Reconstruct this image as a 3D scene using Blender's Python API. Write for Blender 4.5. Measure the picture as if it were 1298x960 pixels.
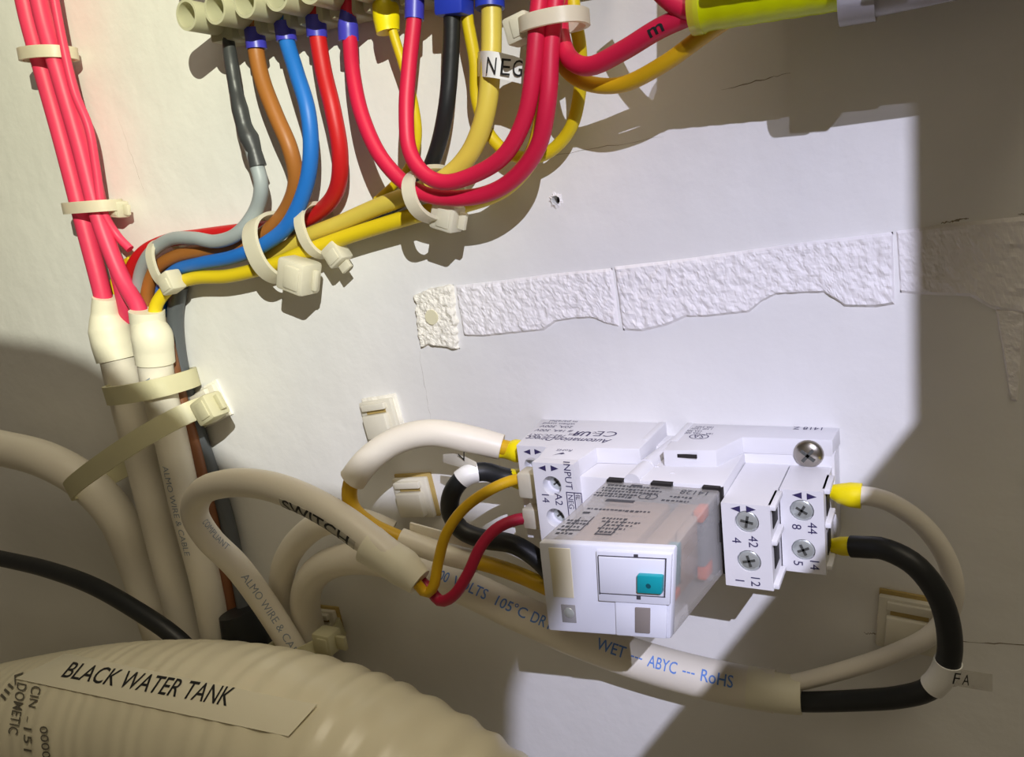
import bpy, bmesh, math, random
import numpy as np
from mathutils import Vector, noise

# ------------------------------------------------------------------ scene, camera, light
for o in list(bpy.data.objects):
    bpy.data.objects.remove(o)
scene = bpy.context.scene
COL = scene.collection
S = 0.01                     # lengths below are millimetres; 1 unit = 10 cm
H = 186.26                   # camera distance from the wall plane (y = 0), wall normal = -y
F = 970.0                    # focal length in pixels of a 1298 x 960 frame
CX, CY = 649.0, 480.0
R = np.array([[0.874, 0.471, -0.1194], [0.0008, -0.2471, -0.969], [-0.486, 0.8468, -0.2164]])
_u, _s, _v = np.linalg.svd(R)
R = _u @ _v                  # rows: camera right, camera down, camera forward
CAM = np.array([0.0, -H, 0.0])

cd = bpy.data.cameras.new('camera')
cam = bpy.data.objects.new('camera', cd)
COL.objects.link(cam)
cd.sensor_fit = 'HORIZONTAL'
cd.sensor_width = 36.0
cd.lens = F * 36.0 / 1298.0
cd.clip_start = 0.02
cd.clip_end = 100
from mathutils import Matrix
mw = Matrix(((R[0][0], -R[1][0], -R[2][0], 0), (R[0][1], -R[1][1], -R[2][1], -H * S),
             (R[0][2], -R[1][2], -R[2][2], 0), (0, 0, 0, 1)))
cam.matrix_world = mw
scene.camera = cam

LIGHT = np.array([115.0, -300.0, 147.0])   # hand torch held above and behind the camera
world = bpy.data.worlds.new('world')
scene.world = world
world.use_nodes = True
bg = world.node_tree.nodes['Background']
bg.inputs[0].default_value = (1.0, 0.83, 0.58, 1)
bg.inputs[1].default_value = 0.09

def spot(name, target, color, energy, size, blend):
    d = bpy.data.lights.new(name, 'SPOT')
    d.color = color
    d.energy = energy
    d.spot_size = math.radians(size)
    d.spot_blend = blend
    d.shadow_soft_size = 1.0 * S
    o = bpy.data.objects.new(name, d)
    COL.objects.link(o)
    o.location = Vector(LIGHT * S)
    o.rotation_euler = (Vector(target) * S - o.location).to_track_quat('-Z', 'Y').to_euler()
    return o
spot('torch_beam_cool', (-130, 0, -330), (0.77, 0.775, 1.0), 750, 92, 1.0)
spot('torch_beam_warm', (-570, 0, 95), (0.97, 0.975, 0.71), 1260, 80, 1.0)
ld = bpy.data.lights.new('overhead_fill', 'AREA')          # added fill from above, brightens the hose and the shadowed parts
ld.shape = 'DISK'
ld.size = 400 * S
ld.color = (1.0, 0.89, 0.68)
ld.energy = 260
lo = bpy.data.objects.new('overhead_fill', ld)
COL.objects.link(lo)
lo.location = Vector((160 * S, -240 * S, 750 * S))
lo.rotation_euler = (Vector((-60 * S, 0, -60 * S)) - lo.location).to_track_quat('-Z', 'Y').to_euler()

vs = scene.view_settings
vs.view_transform = 'Standard'
vs.look = 'None'
vs.gamma = 1.0
vs.exposure = 0.0
vs.use_curve_mapping = False

# ------------------------------------------------------------------ geometry helpers
def V(*a):
    return np.array(a, dtype=float)
def P(u, v, h):
    """point at height h above the wall that this camera sees at pixel (u, v)"""
    r = R.T @ V((u - CX) / F, (v - CY) / F, 1.0)
    t = (H - h) / r[1]
    return V(r[0] * t, -H + r[1] * t, r[2] * t)
def PZ(u, v, z):
    r = R.T @ V((u - CX) / F, (v - CY) / F, 1.0)
    t = z / r[2]
    return V(r[0] * t, -H + r[1] * t, z)
def mm(u, v, h, px):
    """pixels to millimetres at that point"""
    p = P(u, v, h) - CAM
    return px * float(R[2] @ p) / F
def unit(a):
    return a / (np.linalg.norm(a) + 1e-12)
def shadow_to(p, h):
    """point at height h whose torch shadow falls at wall point p"""
    return p + (LIGHT - p) * (h / 300.0)
N = V(0, -1, 0)              # out of the wall
EX = V(1, 0, 0)
EZ = V(0, 0, 1)

ORIGIN = {}
class M:
    def __init__(self):
        self.v = []
        self.f = []
    def add(self, vs_, fs):
        b = len(self.v)
        self.v += [tuple(x) for x in vs_]
        self.f += [tuple(b + i for i in f) for f in fs]
        return self
    def box(self, c, axes, half, bevel=0.0, seg=2):
        bm = bmesh.new()
        bmesh.ops.create_cube(bm, size=2.0)
        for v in bm.verts:
            v.co = Vector((v.co.x * half[0], v.co.y * half[1], v.co.z * half[2]))
        if bevel > 0:
            bmesh.ops.bevel(bm, geom=list(bm.edges), offset=bevel, segments=seg, profile=0.5, affect='EDGES')
        A = np.array(axes)
        bm.verts.ensure_lookup_table()
        pts = [np.array(c) + A.T @ np.array(v.co) for v in bm.verts]
        flip = np.linalg.det(A) < 0
        fs = [tuple(v.index for v in (reversed(f.verts) if flip else f.verts)) for f in bm.faces]
        bm.free()
        return self.add(pts, fs)
    def rect(self, x0, x1, h0, h1, z0, z1, bevel=0.0):
        return self.box(V((x0 + x1) / 2, -(h0 + h1) / 2, (z0 + z1) / 2), (EX, N, EZ),
                        (abs(x1 - x0) / 2, abs(h1 - h0) / 2, abs(z1 - z0) / 2), bevel)
    def prism(self, poly, z0, z1, bevel=0.0):
        """polygon of (x, h) extruded from z0 to z1"""
        bm = bmesh.new()
        vs0 = [bm.verts.new((x, -h, z0)) for x, h in poly]
        f = bm.faces.new(vs0)
        r = bmesh.ops.extrude_face_region(bm, geom=[f])
        for e in r['geom']:
            if isinstance(e, bmesh.types.BMVert):
                e.co.z = z1
        bmesh.ops.recalc_face_normals(bm, faces=bm.faces)
        if bevel > 0:
            bmesh.ops.bevel(bm, geom=list(bm.edges), offset=bevel, segments=2, profile=0.5, affect='EDGES')
        bm.verts.index_update()
        pts = [tuple(v.co) for v in bm.verts]
        fs = [tuple(v.index for v in f.verts) for f in bm.faces]
        bm.free()
        return self.add(pts, fs)
    def slab(self, outline, n, t):
        """planar outline of 3D points extruded by t along n (simple polygon)"""
        k = len(outline)
        a = [np.array(p) for p in outline]
        b = [p + n * t for p in a]
        fs = [tuple(range(k, 2 * k)), tuple(reversed(range(k)))]
        fs += [(i, (i + 1) % k, k + (i + 1) % k, k + i) for i in range(k)]
        return self.add(a + b, fs)
    def tube(self, pts, rad, n=14, caps=True, closed=False):
        pts = [np.array(p) for p in pts]
        m = len(pts)
        fr = frames(pts)
        vs_, fs = [], []
        for i, (T, A, B) in enumerate(fr):
            r = rad[i] if hasattr(rad, '__len__') else rad
            for k in range(n):
                a = 2 * math.pi * k / n
                vs_.append(pts[i] + r * (math.cos(a) * A + math.sin(a) * B))
        for i in range(m - 1):
            for k in range(n):
                fs.append((i * n + k, i * n + (k + 1) % n, (i + 1) * n + (k + 1) % n, (i + 1) * n + k))
        if caps:
            fs.append(tuple(reversed(range(n))))
            fs.append(tuple((m - 1) * n + k for k in range(n)))
        return self.add(vs_, fs)
    def cyl(self, a, b, r, n=20, r2=None):
        return self.tube([a, b], [r, r if r2 is None else r2], n)
    def pipe(self, a, b, ro, ri, n=28):
        """hollow cylinder open at b, closed at a"""
        a, b = np.array(a), np.array(b)
        d = unit(b - a)
        L = np.linalg.norm(b - a)
        pts = [a, b, b, a + d * L * 0.25, a + d * L * 0.25]
        rad = [ro, ro, ri, ri, 0.01]
        T = d
        A = unit(np.cross(T, V(0.3, 0.2, 0.9)))
        B = np.cross(T, A)
        vs_, fs = [], []
        for p, r in zip(pts, rad):
            for k in range(n):
                t = 2 * math.pi * k / n
                vs_.append(p + r * (math.cos(t) * A + math.sin(t) * B))
        for i in range(len(pts) - 1):
            for k in range(n):
                fs.append((i * n + k, i * n + (k + 1) % n, (i + 1) * n + (k + 1) % n, (i + 1) * n + k))
        fs.append(tuple(reversed(range(n))))
        return self.add(vs_, fs)
    def grid(self, rows):
        nr, nc = len(rows), len(rows[0])
        vs_ = [p for r in rows for p in r]
        fs = [(i * nc + j, i * nc + j + 1, (i + 1) * nc + j + 1, (i + 1) * nc + j)
              for i in range(nr - 1) for j in range(nc - 1)]
        return self.add(vs_, fs)
    def sheet(self, rows, n, t):
        """thin closed sheet: grid plus its copy moved by t along n (array like rows or one vector)"""
        nr, nc = len(rows), len(rows[0])
        a = [np.array(p) for r in rows for p in r]
        if isinstance(n, np.ndarray):
            b = [p + n * t for p in a]
        else:
            b = [p + q * t for p, q in zip(a, [x for r in n for x in r])]
        k = nr * nc
        fs = []
        for i in range(nr - 1):
            for j in range(nc - 1):
                q = (i * nc + j, i * nc + j + 1, (i + 1) * nc + j + 1, (i + 1) * nc + j)
                fs.append(tuple(x + k for x in q))
                fs.append(tuple(reversed(q)))
        ring = [j for j in range(nc)] + [i * nc + nc - 1 for i in range(1, nr)] + \
               [(nr - 1) * nc + j for j in range(nc - 2, -1, -1)] + [i * nc for i in range(nr - 2, 0, -1)]
        for a0, a1 in zip(ring, ring[1:] + ring[:1]):
            fs.append((a0, a1, a1 + k, a0 + k))
        return self.add(a + b, fs)
    def holecell(self, o, ax, ay, n, w, h, c, r, depth, k=32):
        """rectangle w x h at corner o with a round well of radius r at c"""
        outer, inner = [], []
        for i in range(k):
            t = 2 * math.pi * (i + 0.5) / k
            dx, dy = math.cos(t), math.sin(t)
            sx = ((w - c[0]) if dx > 0 else -c[0]) / dx if abs(dx) > 1e-9 else 1e9
            sy = ((h - c[1]) if dy > 0 else -c[1]) / dy if abs(dy) > 1e-9 else 1e9
            s = min(sx, sy)
            outer.append(o + ax * (c[0] + dx * s) + ay * (c[1] + dy * s))
            inner.append(o + ax * (c[0] + dx * r) + ay * (c[1] + dy * r))
        for X, Y in ((0, 0), (w, 0), (w, h), (0, h)):       # snap nearest outer point to each corner
            q = o + ax * X + ay * Y
            j = min(range(k), key=lambda m: np.linalg.norm(outer[m] - q))
            outer[j] = q
        low = [p - n * depth for p in inner]
        fs = []
        for i in range(k):
            j = (i + 1) % k
            fs.append((i, j, k + j, k + i))
            fs.append((k + i, k + j, 2 * k + j, 2 * k + i))
        fs.append(tuple(range(2 * k, 3 * k)))
        return self.add(outer + inner + low, fs)
    def build(self, name, mat, parent=None, loc=None, smooth=40):
        if parent is not None:
            org = ORIGIN[parent.name]
        else:
            a = np.array(self.v)
            org = V(*loc) if loc is not None else V(*((a.min(0) + a.max(0)) / 2))
        me = bpy.data.meshes.new(name)
        me.from_pydata([tuple((np.array(p) - org) * S) for p in self.v], [], self.f)
        me.update()
        bm = bmesh.new()
        bm.from_mesh(me)
        bmesh.ops.recalc_face_normals(bm, faces=bm.faces)
        bm.to_mesh(me)
        bm.free()
        if smooth:
            me.polygons.foreach_set('use_smooth', [True] * len(me.polygons))
            me.set_sharp_from_angle(angle=math.radians(smooth))
        me.materials.append(mat)
        o = bpy.data.objects.new(name, me)
        COL.objects.link(o)
        if parent is not None:
            o.parent = parent
        else:
            o.location = Vector(org * S)
        ORIGIN[o.name] = org
        return o

def frames(pts):
    m = len(pts)
    T = [unit(pts[min(i + 1, m - 1)] - pts[max(i - 1, 0)]) for i in range(m)]
    A = unit(np.cross(T[0], V(0.31, 0.22, 0.93)))
    out = []
    for t in T:
        A = unit(A - t * (A @ t))
        out.append((t, A, np.cross(t, A)))
    return out

def smooth_path(ctrl, step=1.6):
    """centripetal Catmull-Rom through control points, resampled evenly"""
    c = [np.array(p, float) for p in ctrl]
    if len(c) == 2:
        raw = [c[0] + (c[1] - c[0]) * t for t in np.linspace(0, 1, 12)]
    else:
        c = [2 * c[0] - c[1]] + c + [2 * c[-1] - c[-2]]
        raw = []
        for i in range(1, len(c) - 2):
            p0, p1, p2, p3 = c[i - 1:i + 3]
            t0 = 0.0
            t1 = t0 + math.sqrt(np.linalg.norm(p1 - p0)) + 1e-6
            t2 = t1 + math.sqrt(np.linalg.norm(p2 - p1)) + 1e-6
            t3 = t2 + math.sqrt(np.linalg.norm(p3 - p2)) + 1e-6
            for t in np.linspace(t1, t2, 24, endpoint=False):
                a1 = (t1 - t) / (t1 - t0) * p0 + (t - t0) / (t1 - t0) * p1
                a2 = (t2 - t) / (t2 - t1) * p1 + (t - t1) / (t2 - t1) * p2
                a3 = (t3 - t) / (t3 - t2) * p2 + (t - t2) / (t3 - t2) * p3
                b1 = (t2 - t) / (t2 - t0) * a1 + (t - t0) / (t2 - t0) * a2
                b2 = (t3 - t) / (t3 - t1) * a2 + (t - t1) / (t3 - t1) * a3
                raw.append((t2 - t) / (t2 - t1) * b1 + (t - t1) / (t2 - t1) * b2)
        raw.append(c[-2])
    L = [0.0]
    for a, b in zip(raw, raw[1:]):
        L.append(L[-1] + np.linalg.norm(b - a))
    k = max(4, int(L[-1] / step))
    s = np.linspace(0, L[-1], k + 1)
    raw = np.array(raw)
    return [V(np.interp(x, L, raw[:, 0]), np.interp(x, L, raw[:, 1]), np.interp(x, L, raw[:, 2])) for x in s]

def thing(name, label, cat, loc, group=None):
    o = bpy.data.objects.new(name, None)
    o.empty_display_size = 0.02
    COL.objects.link(o)
    o.location = Vector(np.array(loc) * S)
    ORIGIN[o.name] = np.array(loc, float)
    return tag(o, label, cat, group)
def tag(o, label, cat, group=None):
    o['label'] = label
    o['category'] = cat
    if group:
        o['group'] = group
    return o
def struct(o):
    o['kind'] = 'structure'
    return o

# ------------------------------------------------------------------ materials
def lin(c):
    return tuple(((x / 255 + 0.055) / 1.055) ** 2.4 if x > 10 else x / 255 / 12.92 for x in c) + (1.0,)
MATS = {}
def mat(name, rgb, rough=0.4, bump=0.0, scale=60.0, vary=0.0, spec=0.5, metal=0.0, trans=0.0, translucent=0.0, clear=0.0, bdist=0.02, stretch=None, vscale=None):
    if name in MATS:
        return MATS[name]
    m = bpy.data.materials.new(name)
    m.use_nodes = True
    nt = m.node_tree
    b = nt.nodes['Principled BSDF']
    out = nt.nodes['Material Output']
    b.inputs['Base Color'].default_value = lin(rgb)
    b.inputs['Roughness'].default_value = rough
    b.inputs['Metallic'].default_value = metal
    b.inputs['Specular IOR Level'].default_value = spec
    b.inputs['Transmission Weight'].default_value = trans
    tc = nt.nodes.new('ShaderNodeTexCoord')
    src = tc.outputs['Object']
    if stretch:
        mp = nt.nodes.new('ShaderNodeMapping')
        mp.inputs['Scale'].default_value = stretch
        nt.links.new(src, mp.inputs['Vector'])
        src = mp.outputs['Vector']
    if vary > 0:
        n = nt.nodes.new('ShaderNodeTexNoise')
        n.inputs['Scale'].default_value = vscale or scale * 0.25
        n.inputs['Detail'].default_value = 4
        nt.links.new(src, n.inputs['Vector'])
        r = nt.nodes.new('ShaderNodeValToRGB')
        c = lin(rgb)
        r.color_ramp.elements[0].position = 0.3
        r.color_ramp.elements[1].position = 0.7
        r.color_ramp.elements[0].color = tuple(x * (1 - vary) for x in c[:3]) + (1,)
        r.color_ramp.elements[1].color = tuple(min(1, x * (1 + vary * 0.6)) for x in c[:3]) + (1,)
        nt.links.new(n.outputs['Fac'], r.inputs['Fac'])
        nt.links.new(r.outputs['Color'], b.inputs['Base Color'])
    if bump > 0:
        n2 = nt.nodes.new('ShaderNodeTexNoise')
        n2.inputs['Scale'].default_value = scale
        n2.inputs['Detail'].default_value = 5
        nt.links.new(src, n2.inputs['Vector'])
        bp = nt.nodes.new('ShaderNodeBump')
        bp.inputs['Strength'].default_value = bump
        bp.inputs['Distance'].default_value = bdist
        nt.links.new(n2.outputs['Fac'], bp.inputs['Height'])
        nt.links.new(bp.outputs['Normal'], b.inputs['Normal'])
    last = b.outputs['BSDF']
    if translucent > 0:
        t = nt.nodes.new('ShaderNodeBsdfTranslucent')
        t.inputs['Color'].default_value = lin(rgb)
        mx = nt.nodes.new('ShaderNodeMixShader')
        mx.inputs[0].default_value = translucent
        nt.links.new(last, mx.inputs[1])
        nt.links.new(t.outputs[0], mx.inputs[2])
        last = mx.outputs[0]
    if clear > 0:
        t = nt.nodes.new('ShaderNodeBsdfTransparent')
        t.inputs['Color'].default_value = (0.96, 0.96, 0.96, 1)
        mx = nt.nodes.new('ShaderNodeMixShader')
        mx.inputs[0].default_value = clear
        nt.links.new(last, mx.inputs[1])
        nt.links.new(t.outputs[0], mx.inputs[2])
        last = mx.outputs[0]
    nt.links.new(last, out.inputs['Surface'])
    MATS[name] = m
    return m

m_wall = mat('wall_paint', (232, 231, 228), 0.42, bump=0.35, scale=9.0, vary=0.03, vscale=3.0, bdist=0.012)
m_board = mat('board_paint', (200, 192, 175), 0.6, bump=0.1, scale=8)
m_foam = mat('torn_foam', (240, 237, 236), 0.85, bump=0.35, scale=20, vary=0.04, vscale=18, bdist=0.02)
m_foam_cream = mat('torn_foam_cream', (240, 236, 222), 0.85, bump=0.6, scale=24, vary=0.04, vscale=18, bdist=0.02)
m_jacket = mat('white_jacket', (226, 219, 203), 0.42, bump=0.08, scale=14, vary=0.05, vscale=4)
m_shrink_w = mat('white_heat_shrink', (226, 221, 198), 0.5, bump=0.15, scale=10, vary=0.04)
m_pink = mat('pink_wire', (216, 58, 92), 0.46, bump=0.04, scale=20, vary=0.05, vscale=6, spec=0.4)
m_magenta = mat('magenta_wire', (196, 25, 62), 0.46, bump=0.03, scale=20, spec=0.4)
m_red = mat('red_wire', (188, 24, 28), 0.46, bump=0.03, scale=20, spec=0.4)
m_blue = mat('blue_wire', (32, 108, 192), 0.46, bump=0.03, scale=20, spec=0.4)
m_brown = mat('brown_wire', (156, 98, 42), 0.46, bump=0.04, scale=20, spec=0.4)
m_grey = mat('grey_wire', (152, 160, 162), 0.46, bump=0.03, scale=20, spec=0.4)
m_yellow = mat('yellow_wire', (216, 190, 24), 0.46, bump=0.03, scale=20, spec=0.4)
m_paleyellow = mat('pale_yellow_wire', (214, 192, 78), 0.4, bump=0.05, scale=16, vary=0.05)
m_ochre = mat('ochre_wire', (204, 162, 18), 0.46, bump=0.03, scale=20, spec=0.4)
m_black = mat('black_wire', (30, 32, 34), 0.45, bump=0.06, scale=24, spec=0.4)
m_dkred = mat('dark_red_wire', (168, 24, 58), 0.46, bump=0.03, scale=20, spec=0.4)
m_shrink_b = mat('black_heat_shrink', (58, 60, 62), 0.42, bump=0.25, scale=8)
m_dkgrey = mat('dark_grey_jacket', (84, 88, 92), 0.42, bump=0.05, scale=16)
m_navy = mat('navy_collar', (62, 60, 176), 0.38, bump=0.05, scale=16)
m_bluebox = mat('blue_crimp', (36, 58, 180), 0.42, bump=0.05, scale=16)
m_yelcrimp = mat('yellow_crimp', (238, 218, 10), 0.36, bump=0.04, scale=16)
m_nylon = mat('nylon', (236, 232, 212), 0.4, bump=0.08, scale=22, translucent=0.42)
m_nylon2 = mat('aged_nylon', (222, 217, 180), 0.45, bump=0.1, scale=20, translucent=0.25, vary=0.04)
m_pa = mat('milky_polyamide', (214, 212, 184), 0.38, bump=0.05, scale=12, translucent=0.4)
m_socket = mat('socket_plastic', (222, 221, 224), 0.42, bump=0.03, scale=40)
m_relaywhite = mat('relay_front_plastic', (222, 224, 234), 0.35)
m_cream = mat('cream_plastic', (222, 214, 186), 0.4)
m_teal = mat('teal_plastic', (18, 150, 160), 0.35)
m_steel = mat('zinc_steel', (204, 210, 206), 0.3, metal=0.6, bump=0.1, scale=30)
m_nickel = mat('nickel_screw', (172, 166, 156), 0.3, metal=1.0)
m_slot = mat('screw_slot_grey', (96, 98, 94), 0.5, metal=0.6)
m_dark = mat('dark_void', (26, 22, 20), 0.7)
m_ink = mat('black_ink', (22, 22, 24), 0.6)
m_purpleink = mat('violet_ink', (48, 40, 84), 0.6)
m_blueink = mat('blue_ink', (92, 136, 208), 0.6)
m_greyink = mat('grey_ink', (140, 150, 160), 0.6)
m_labelink = mat('relay_grey_ink', (70, 70, 74), 0.6)
m_cover = mat('clear_cover', (206, 203, 200), 0.22, clear=0.56)
m_copper = mat('copper_coil', (236, 104, 44), 0.4, metal=0.2)
m_innergrey = mat('relay_inner_grey', (120, 124, 124), 0.5)
m_innertan = mat('relay_inner_tan', (176, 150, 128), 0.5)
m_label = mat('white_label', (238, 238, 234), 0.3)
m_clearlabel = mat('clear_label', (215, 210, 195), 0.15, clear=0.35)
m_hose = mat('hose_vinyl', (242, 234, 206), 0.3, bump=0.12, scale=5, vary=0.07, vscale=2.0, translucent=0.1)
m_neon = mat('neon_yellow_shrink', (226, 236, 0), 0.3, bump=0.1, scale=6, translucent=0.35, vary=0.05)
m_neonedge = mat('neon_shrink_lip', (228, 226, 60), 0.25, clear=0.3, translucent=0.3)
m_clearplastic = mat('clear_grey_plastic', (188, 184, 190), 0.2, clear=0.4)
m_glue = mat('old_glue', (176, 152, 90), 0.6, bump=0.4, scale=20)
m_ivory = mat('ivory_mount', (228, 223, 206), 0.45, bump=0.06, scale=16, translucent=0.1)
m_shell = mat('shade_box_grey', (120, 118, 112), 0.6)

# ------------------------------------------------------------------ text
_tcache = {}
def text2d(s, shear=0.0, bold=0.0):
    key = (s, shear, bold)
    if key in _tcache:
        return _tcache[key]
    cu = bpy.data.curves.new('tmp_text', 'FONT')
    cu.body = s
    cu.size = 1.0
    cu.resolution_u = 3
    cu.shear = shear
    cu.offset = bold
    o = bpy.data.objects.new('tmp_text', cu)
    COL.objects.link(o)
    dg = bpy.context.evaluated_depsgraph_get()
    me = o.evaluated_get(dg).to_mesh()
    bm = bmesh.new()
    bm.from_mesh(me)
    bmesh.ops.triangulate(bm, faces=bm.faces)
    for _ in range(3):
        lg = [e for e in bm.edges if e.calc_length() > 0.16]
        if not lg:
            break
        bmesh.ops.subdivide_edges(bm, edges=lg, cuts=1)
        bmesh.ops.triangulate(bm, faces=bm.faces)
    bm.verts.index_update()
    v = np.array([(p.co.x, p.co.y) for p in bm.verts])
    f = [tuple(q.index for q in p.verts) for p in bm.faces]
    bm.free()
    o.evaluated_get(dg).to_mesh_clear()
    bpy.data.objects.remove(o)
    bpy.data.curves.remove(cu)
    v[:, 0] -= v[:, 0].min()
    _tcache[key] = (v, f, v[:, 0].max(), max(v[:, 1].max(), 0.6))
    return _tcache[key]
def flat_text(mb, s, o, right, up, length=None, height=None, shear=0.0, bold=0.0, lift=0.04, center=False):
    """lettering in the plane (right, up) with its baseline start at o"""
    v, f, w, hh = text2d(s, shear, bold)
    n = np.cross(right, up)
    sx = (length / w) if length else height / hh
    sy = (height / hh) if height else sx
    ox = -w * sx / 2 if center else 0
    oy = -hh * sy / 2 if center else 0
    return mb.add([o + right * (x * sx + ox) + up * (y * sy + oy) + n * lift for x, y in v], f)

class Tube:
    """centre line of a cable, kept so that prints and sleeves can follow it"""
    def __init__(self, pts, r):
        self.p = [np.array(x) for x in pts]
        self.r = r
        self.L = np.concatenate([[0], np.cumsum([np.linalg.norm(b - a) for a, b in zip(self.p, self.p[1:])])])
        self.A = np.array(self.p)
        self.T = np.array([f[0] for f in frames(self.p)])
    def at(self, s):
        p = V(*[np.interp(s, self.L, self.A[:, k]) for k in range(3)])
        t = unit(V(*[np.interp(s, self.L, self.T[:, k]) for k in range(3)]))
        r = np.interp(s, self.L, self.r) if hasattr(self.r, '__len__') else self.r
        return p, t, r
    def near(self, u, v):
        best, bs = 1e18, 0
        for s, p in zip(self.L, self.p):
            q = R @ (p - CAM)
            d = (CX + F * q[0] / q[2] - u) ** 2 + (CY + F * q[1] / q[2] - v) ** 2
            if d < best:
                best, bs = d, s
        return bs
    def surf(self, s, phi, lift, d=1):
        p, t, r = self.at(s)
        t = t * d
        w = CAM - p
        w = unit(w - t * (w @ t))
        up = np.cross(w, t)
        rad = math.cos(phi) * w + math.sin(phi) * up
        return p + rad * (r + lift), rad
    def seg(self, s0, s1, k=None):
        k = k or max(3, int(abs(s1 - s0) / 1.4))
        return [self.at(s)[0] for s in np.linspace(s0, s1, k + 1)]
    def text(self, mb, s, a, b, phi=0.0, height=None, shear=0.0, bold=0.0, lift=0.05):
        s0, s1 = a, b
        d = 1 if s1 > s0 else -1
        v, f, w, hh = text2d(s, shear, bold)
        sx = abs(s1 - s0) / w
        sy = height / hh if height else sx
        pts = []
        for x, y in v:
            ss = s0 + d * x * sx
            r = self.at(ss)[2]
            pts.append(self.surf(ss, phi + (y - hh / 2) * sy / r, lift, d)[0])
        return mb.add(pts, f)
    def patch(self, mb, s0, s1, f0, f1, lift=0.05, t=0.12, ns=16, nf=10, d=1):
        rows, nr = [], []
        for s in np.linspace(s0, s1, ns):
            a = [self.surf(s, q, lift, d) for q in np.linspace(f0, f1, nf)]
            rows.append([x[0] for x in a])
            nr.append([x[1] for x in a])
        return mb.sheet(rows, nr, t)

# ------------------------------------------------------------------ setting: wall with a screw hole, added boards behind the camera that shade it
hp = P(705, 254, 0)
w = M()
x0, x1, z0, z1 = -760.0, 260.0, -480.0, 330.0
xs = [x0, hp[0] - 8, hp[0] + 8, x1]
zs = [z0, hp[2] - 8, hp[2] + 8, z1]
for i in range(3):
    for j in range(3):
        if i == 1 and j == 1:
            w.holecell(V(xs[1], 0, zs[1]), EX, EZ, N, 16, 16, (8, 8), 1.15, 8.0)
        else:
            w.add([V(xs[i], 0, zs[j]), V(xs[i + 1], 0, zs[j]), V(xs[i + 1], 0, zs[j + 1]), V(xs[i], 0, zs[j + 1])], [(0, 1, 2, 3)])
w.add([V(x0, 12, z0), V(x1, 12, z0), V(x1, 12, z1), V(x0, 12, z1)], [(3, 2, 1, 0)])
for a, b in (((x0, z0), (x1, z0)), ((x1, z0), (x1, z1)), ((x1, z1), (x0, z1)), ((x0, z1), (x0, z0))):
    w.add([V(a[0], 0, a[1]), V(b[0], 0, b[1]), V(b[0], 12, b[1]), V(a[0], 12, a[1])], [(0, 1, 2, 3)])
wall = struct(w.build('wall_back', m_wall, loc=(0, 0, 0), smooth=0))
rim = M()                                     # burr of torn paint round the hole
random.seed(4)
k = 26
ri, ro = [], []
for i in range(k):
    t = 2 * math.pi * i / k
    d = EX * math.cos(t) + EZ * math.sin(t)
    ri.append(hp + d * 1.2 + N * random.uniform(0.25, 0.7))
    ro.append(hp + d * random.uniform(1.6, 2.5) + N * 0.02)
rim.add(ri + ro, [(i, (i + 1) % k, k + (i + 1) % k, k + i) for i in range(k)])
rim.build('torn_rim', m_foam, wall, smooth=0)
well = M()
well.cyl(hp - N * 3.5, hp - N * 3.0, 1.12, 20)
well.build('hole_bottom', m_dark, wall)

def board(name, pix, b, extra, t=6):
    """board whose edge throws the shadow edge that runs through the wall pixels"""
    pts = [shadow_to(P(u, v, 0), b) for u, v in pix] + [V(x, -b, z) for x, z in extra]
    mb = M()
    bm = bmesh.new()
    vs_ = [bm.verts.new(tuple(p)) for p in pts]
    es = [bm.edges.new((vs_[i], vs_[(i + 1) % len(vs_)])) for i in range(len(vs_))]
    bmesh.ops.triangle_fill(bm, use_beauty=True, edges=es)
    bm.verts.index_update()
    fs = [tuple(v.index for v in f.verts) for f in bm.faces]
    n = len(vs_)
    bm.free()
    mb.add(pts + [p + N * t for p in pts], fs + [tuple(n + i for i in reversed(f)) for f in fs] +
           [(i, (i + 1) % n, n + (i + 1) % n, n + i) for i in range(n)])
    return struct(mb.build(name, m_board, smooth=0))
board('shade_board_left', [(-160, 405), (-60, 418), (0, 428), (60, 437), (110, 455), (150, 480), (200, 520), (255, 562), (300, 592), (350, 614),
                     (420, 628), (500, 634), (560, 640), (610, 652), (645, 685), (670, 740), (679, 790), (676, 825), (660, 852), (652, 880), (650, 960), (646, 1200)],
      240, [(40, -60), (-160, -60), (-160, 122)])  # added unseen board, outline cut to cast the lower-left shadow
board('shade_board_right', [(1153, -150), (1155, 130), (1158, 545), (992, 745), (815, 960), (640, 1172)], 190,
      [(20, -140), (230, -140), (230, 190)], t=-6)  # added unseen board, casts the upright and diagonal shadow edges on the right

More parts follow.
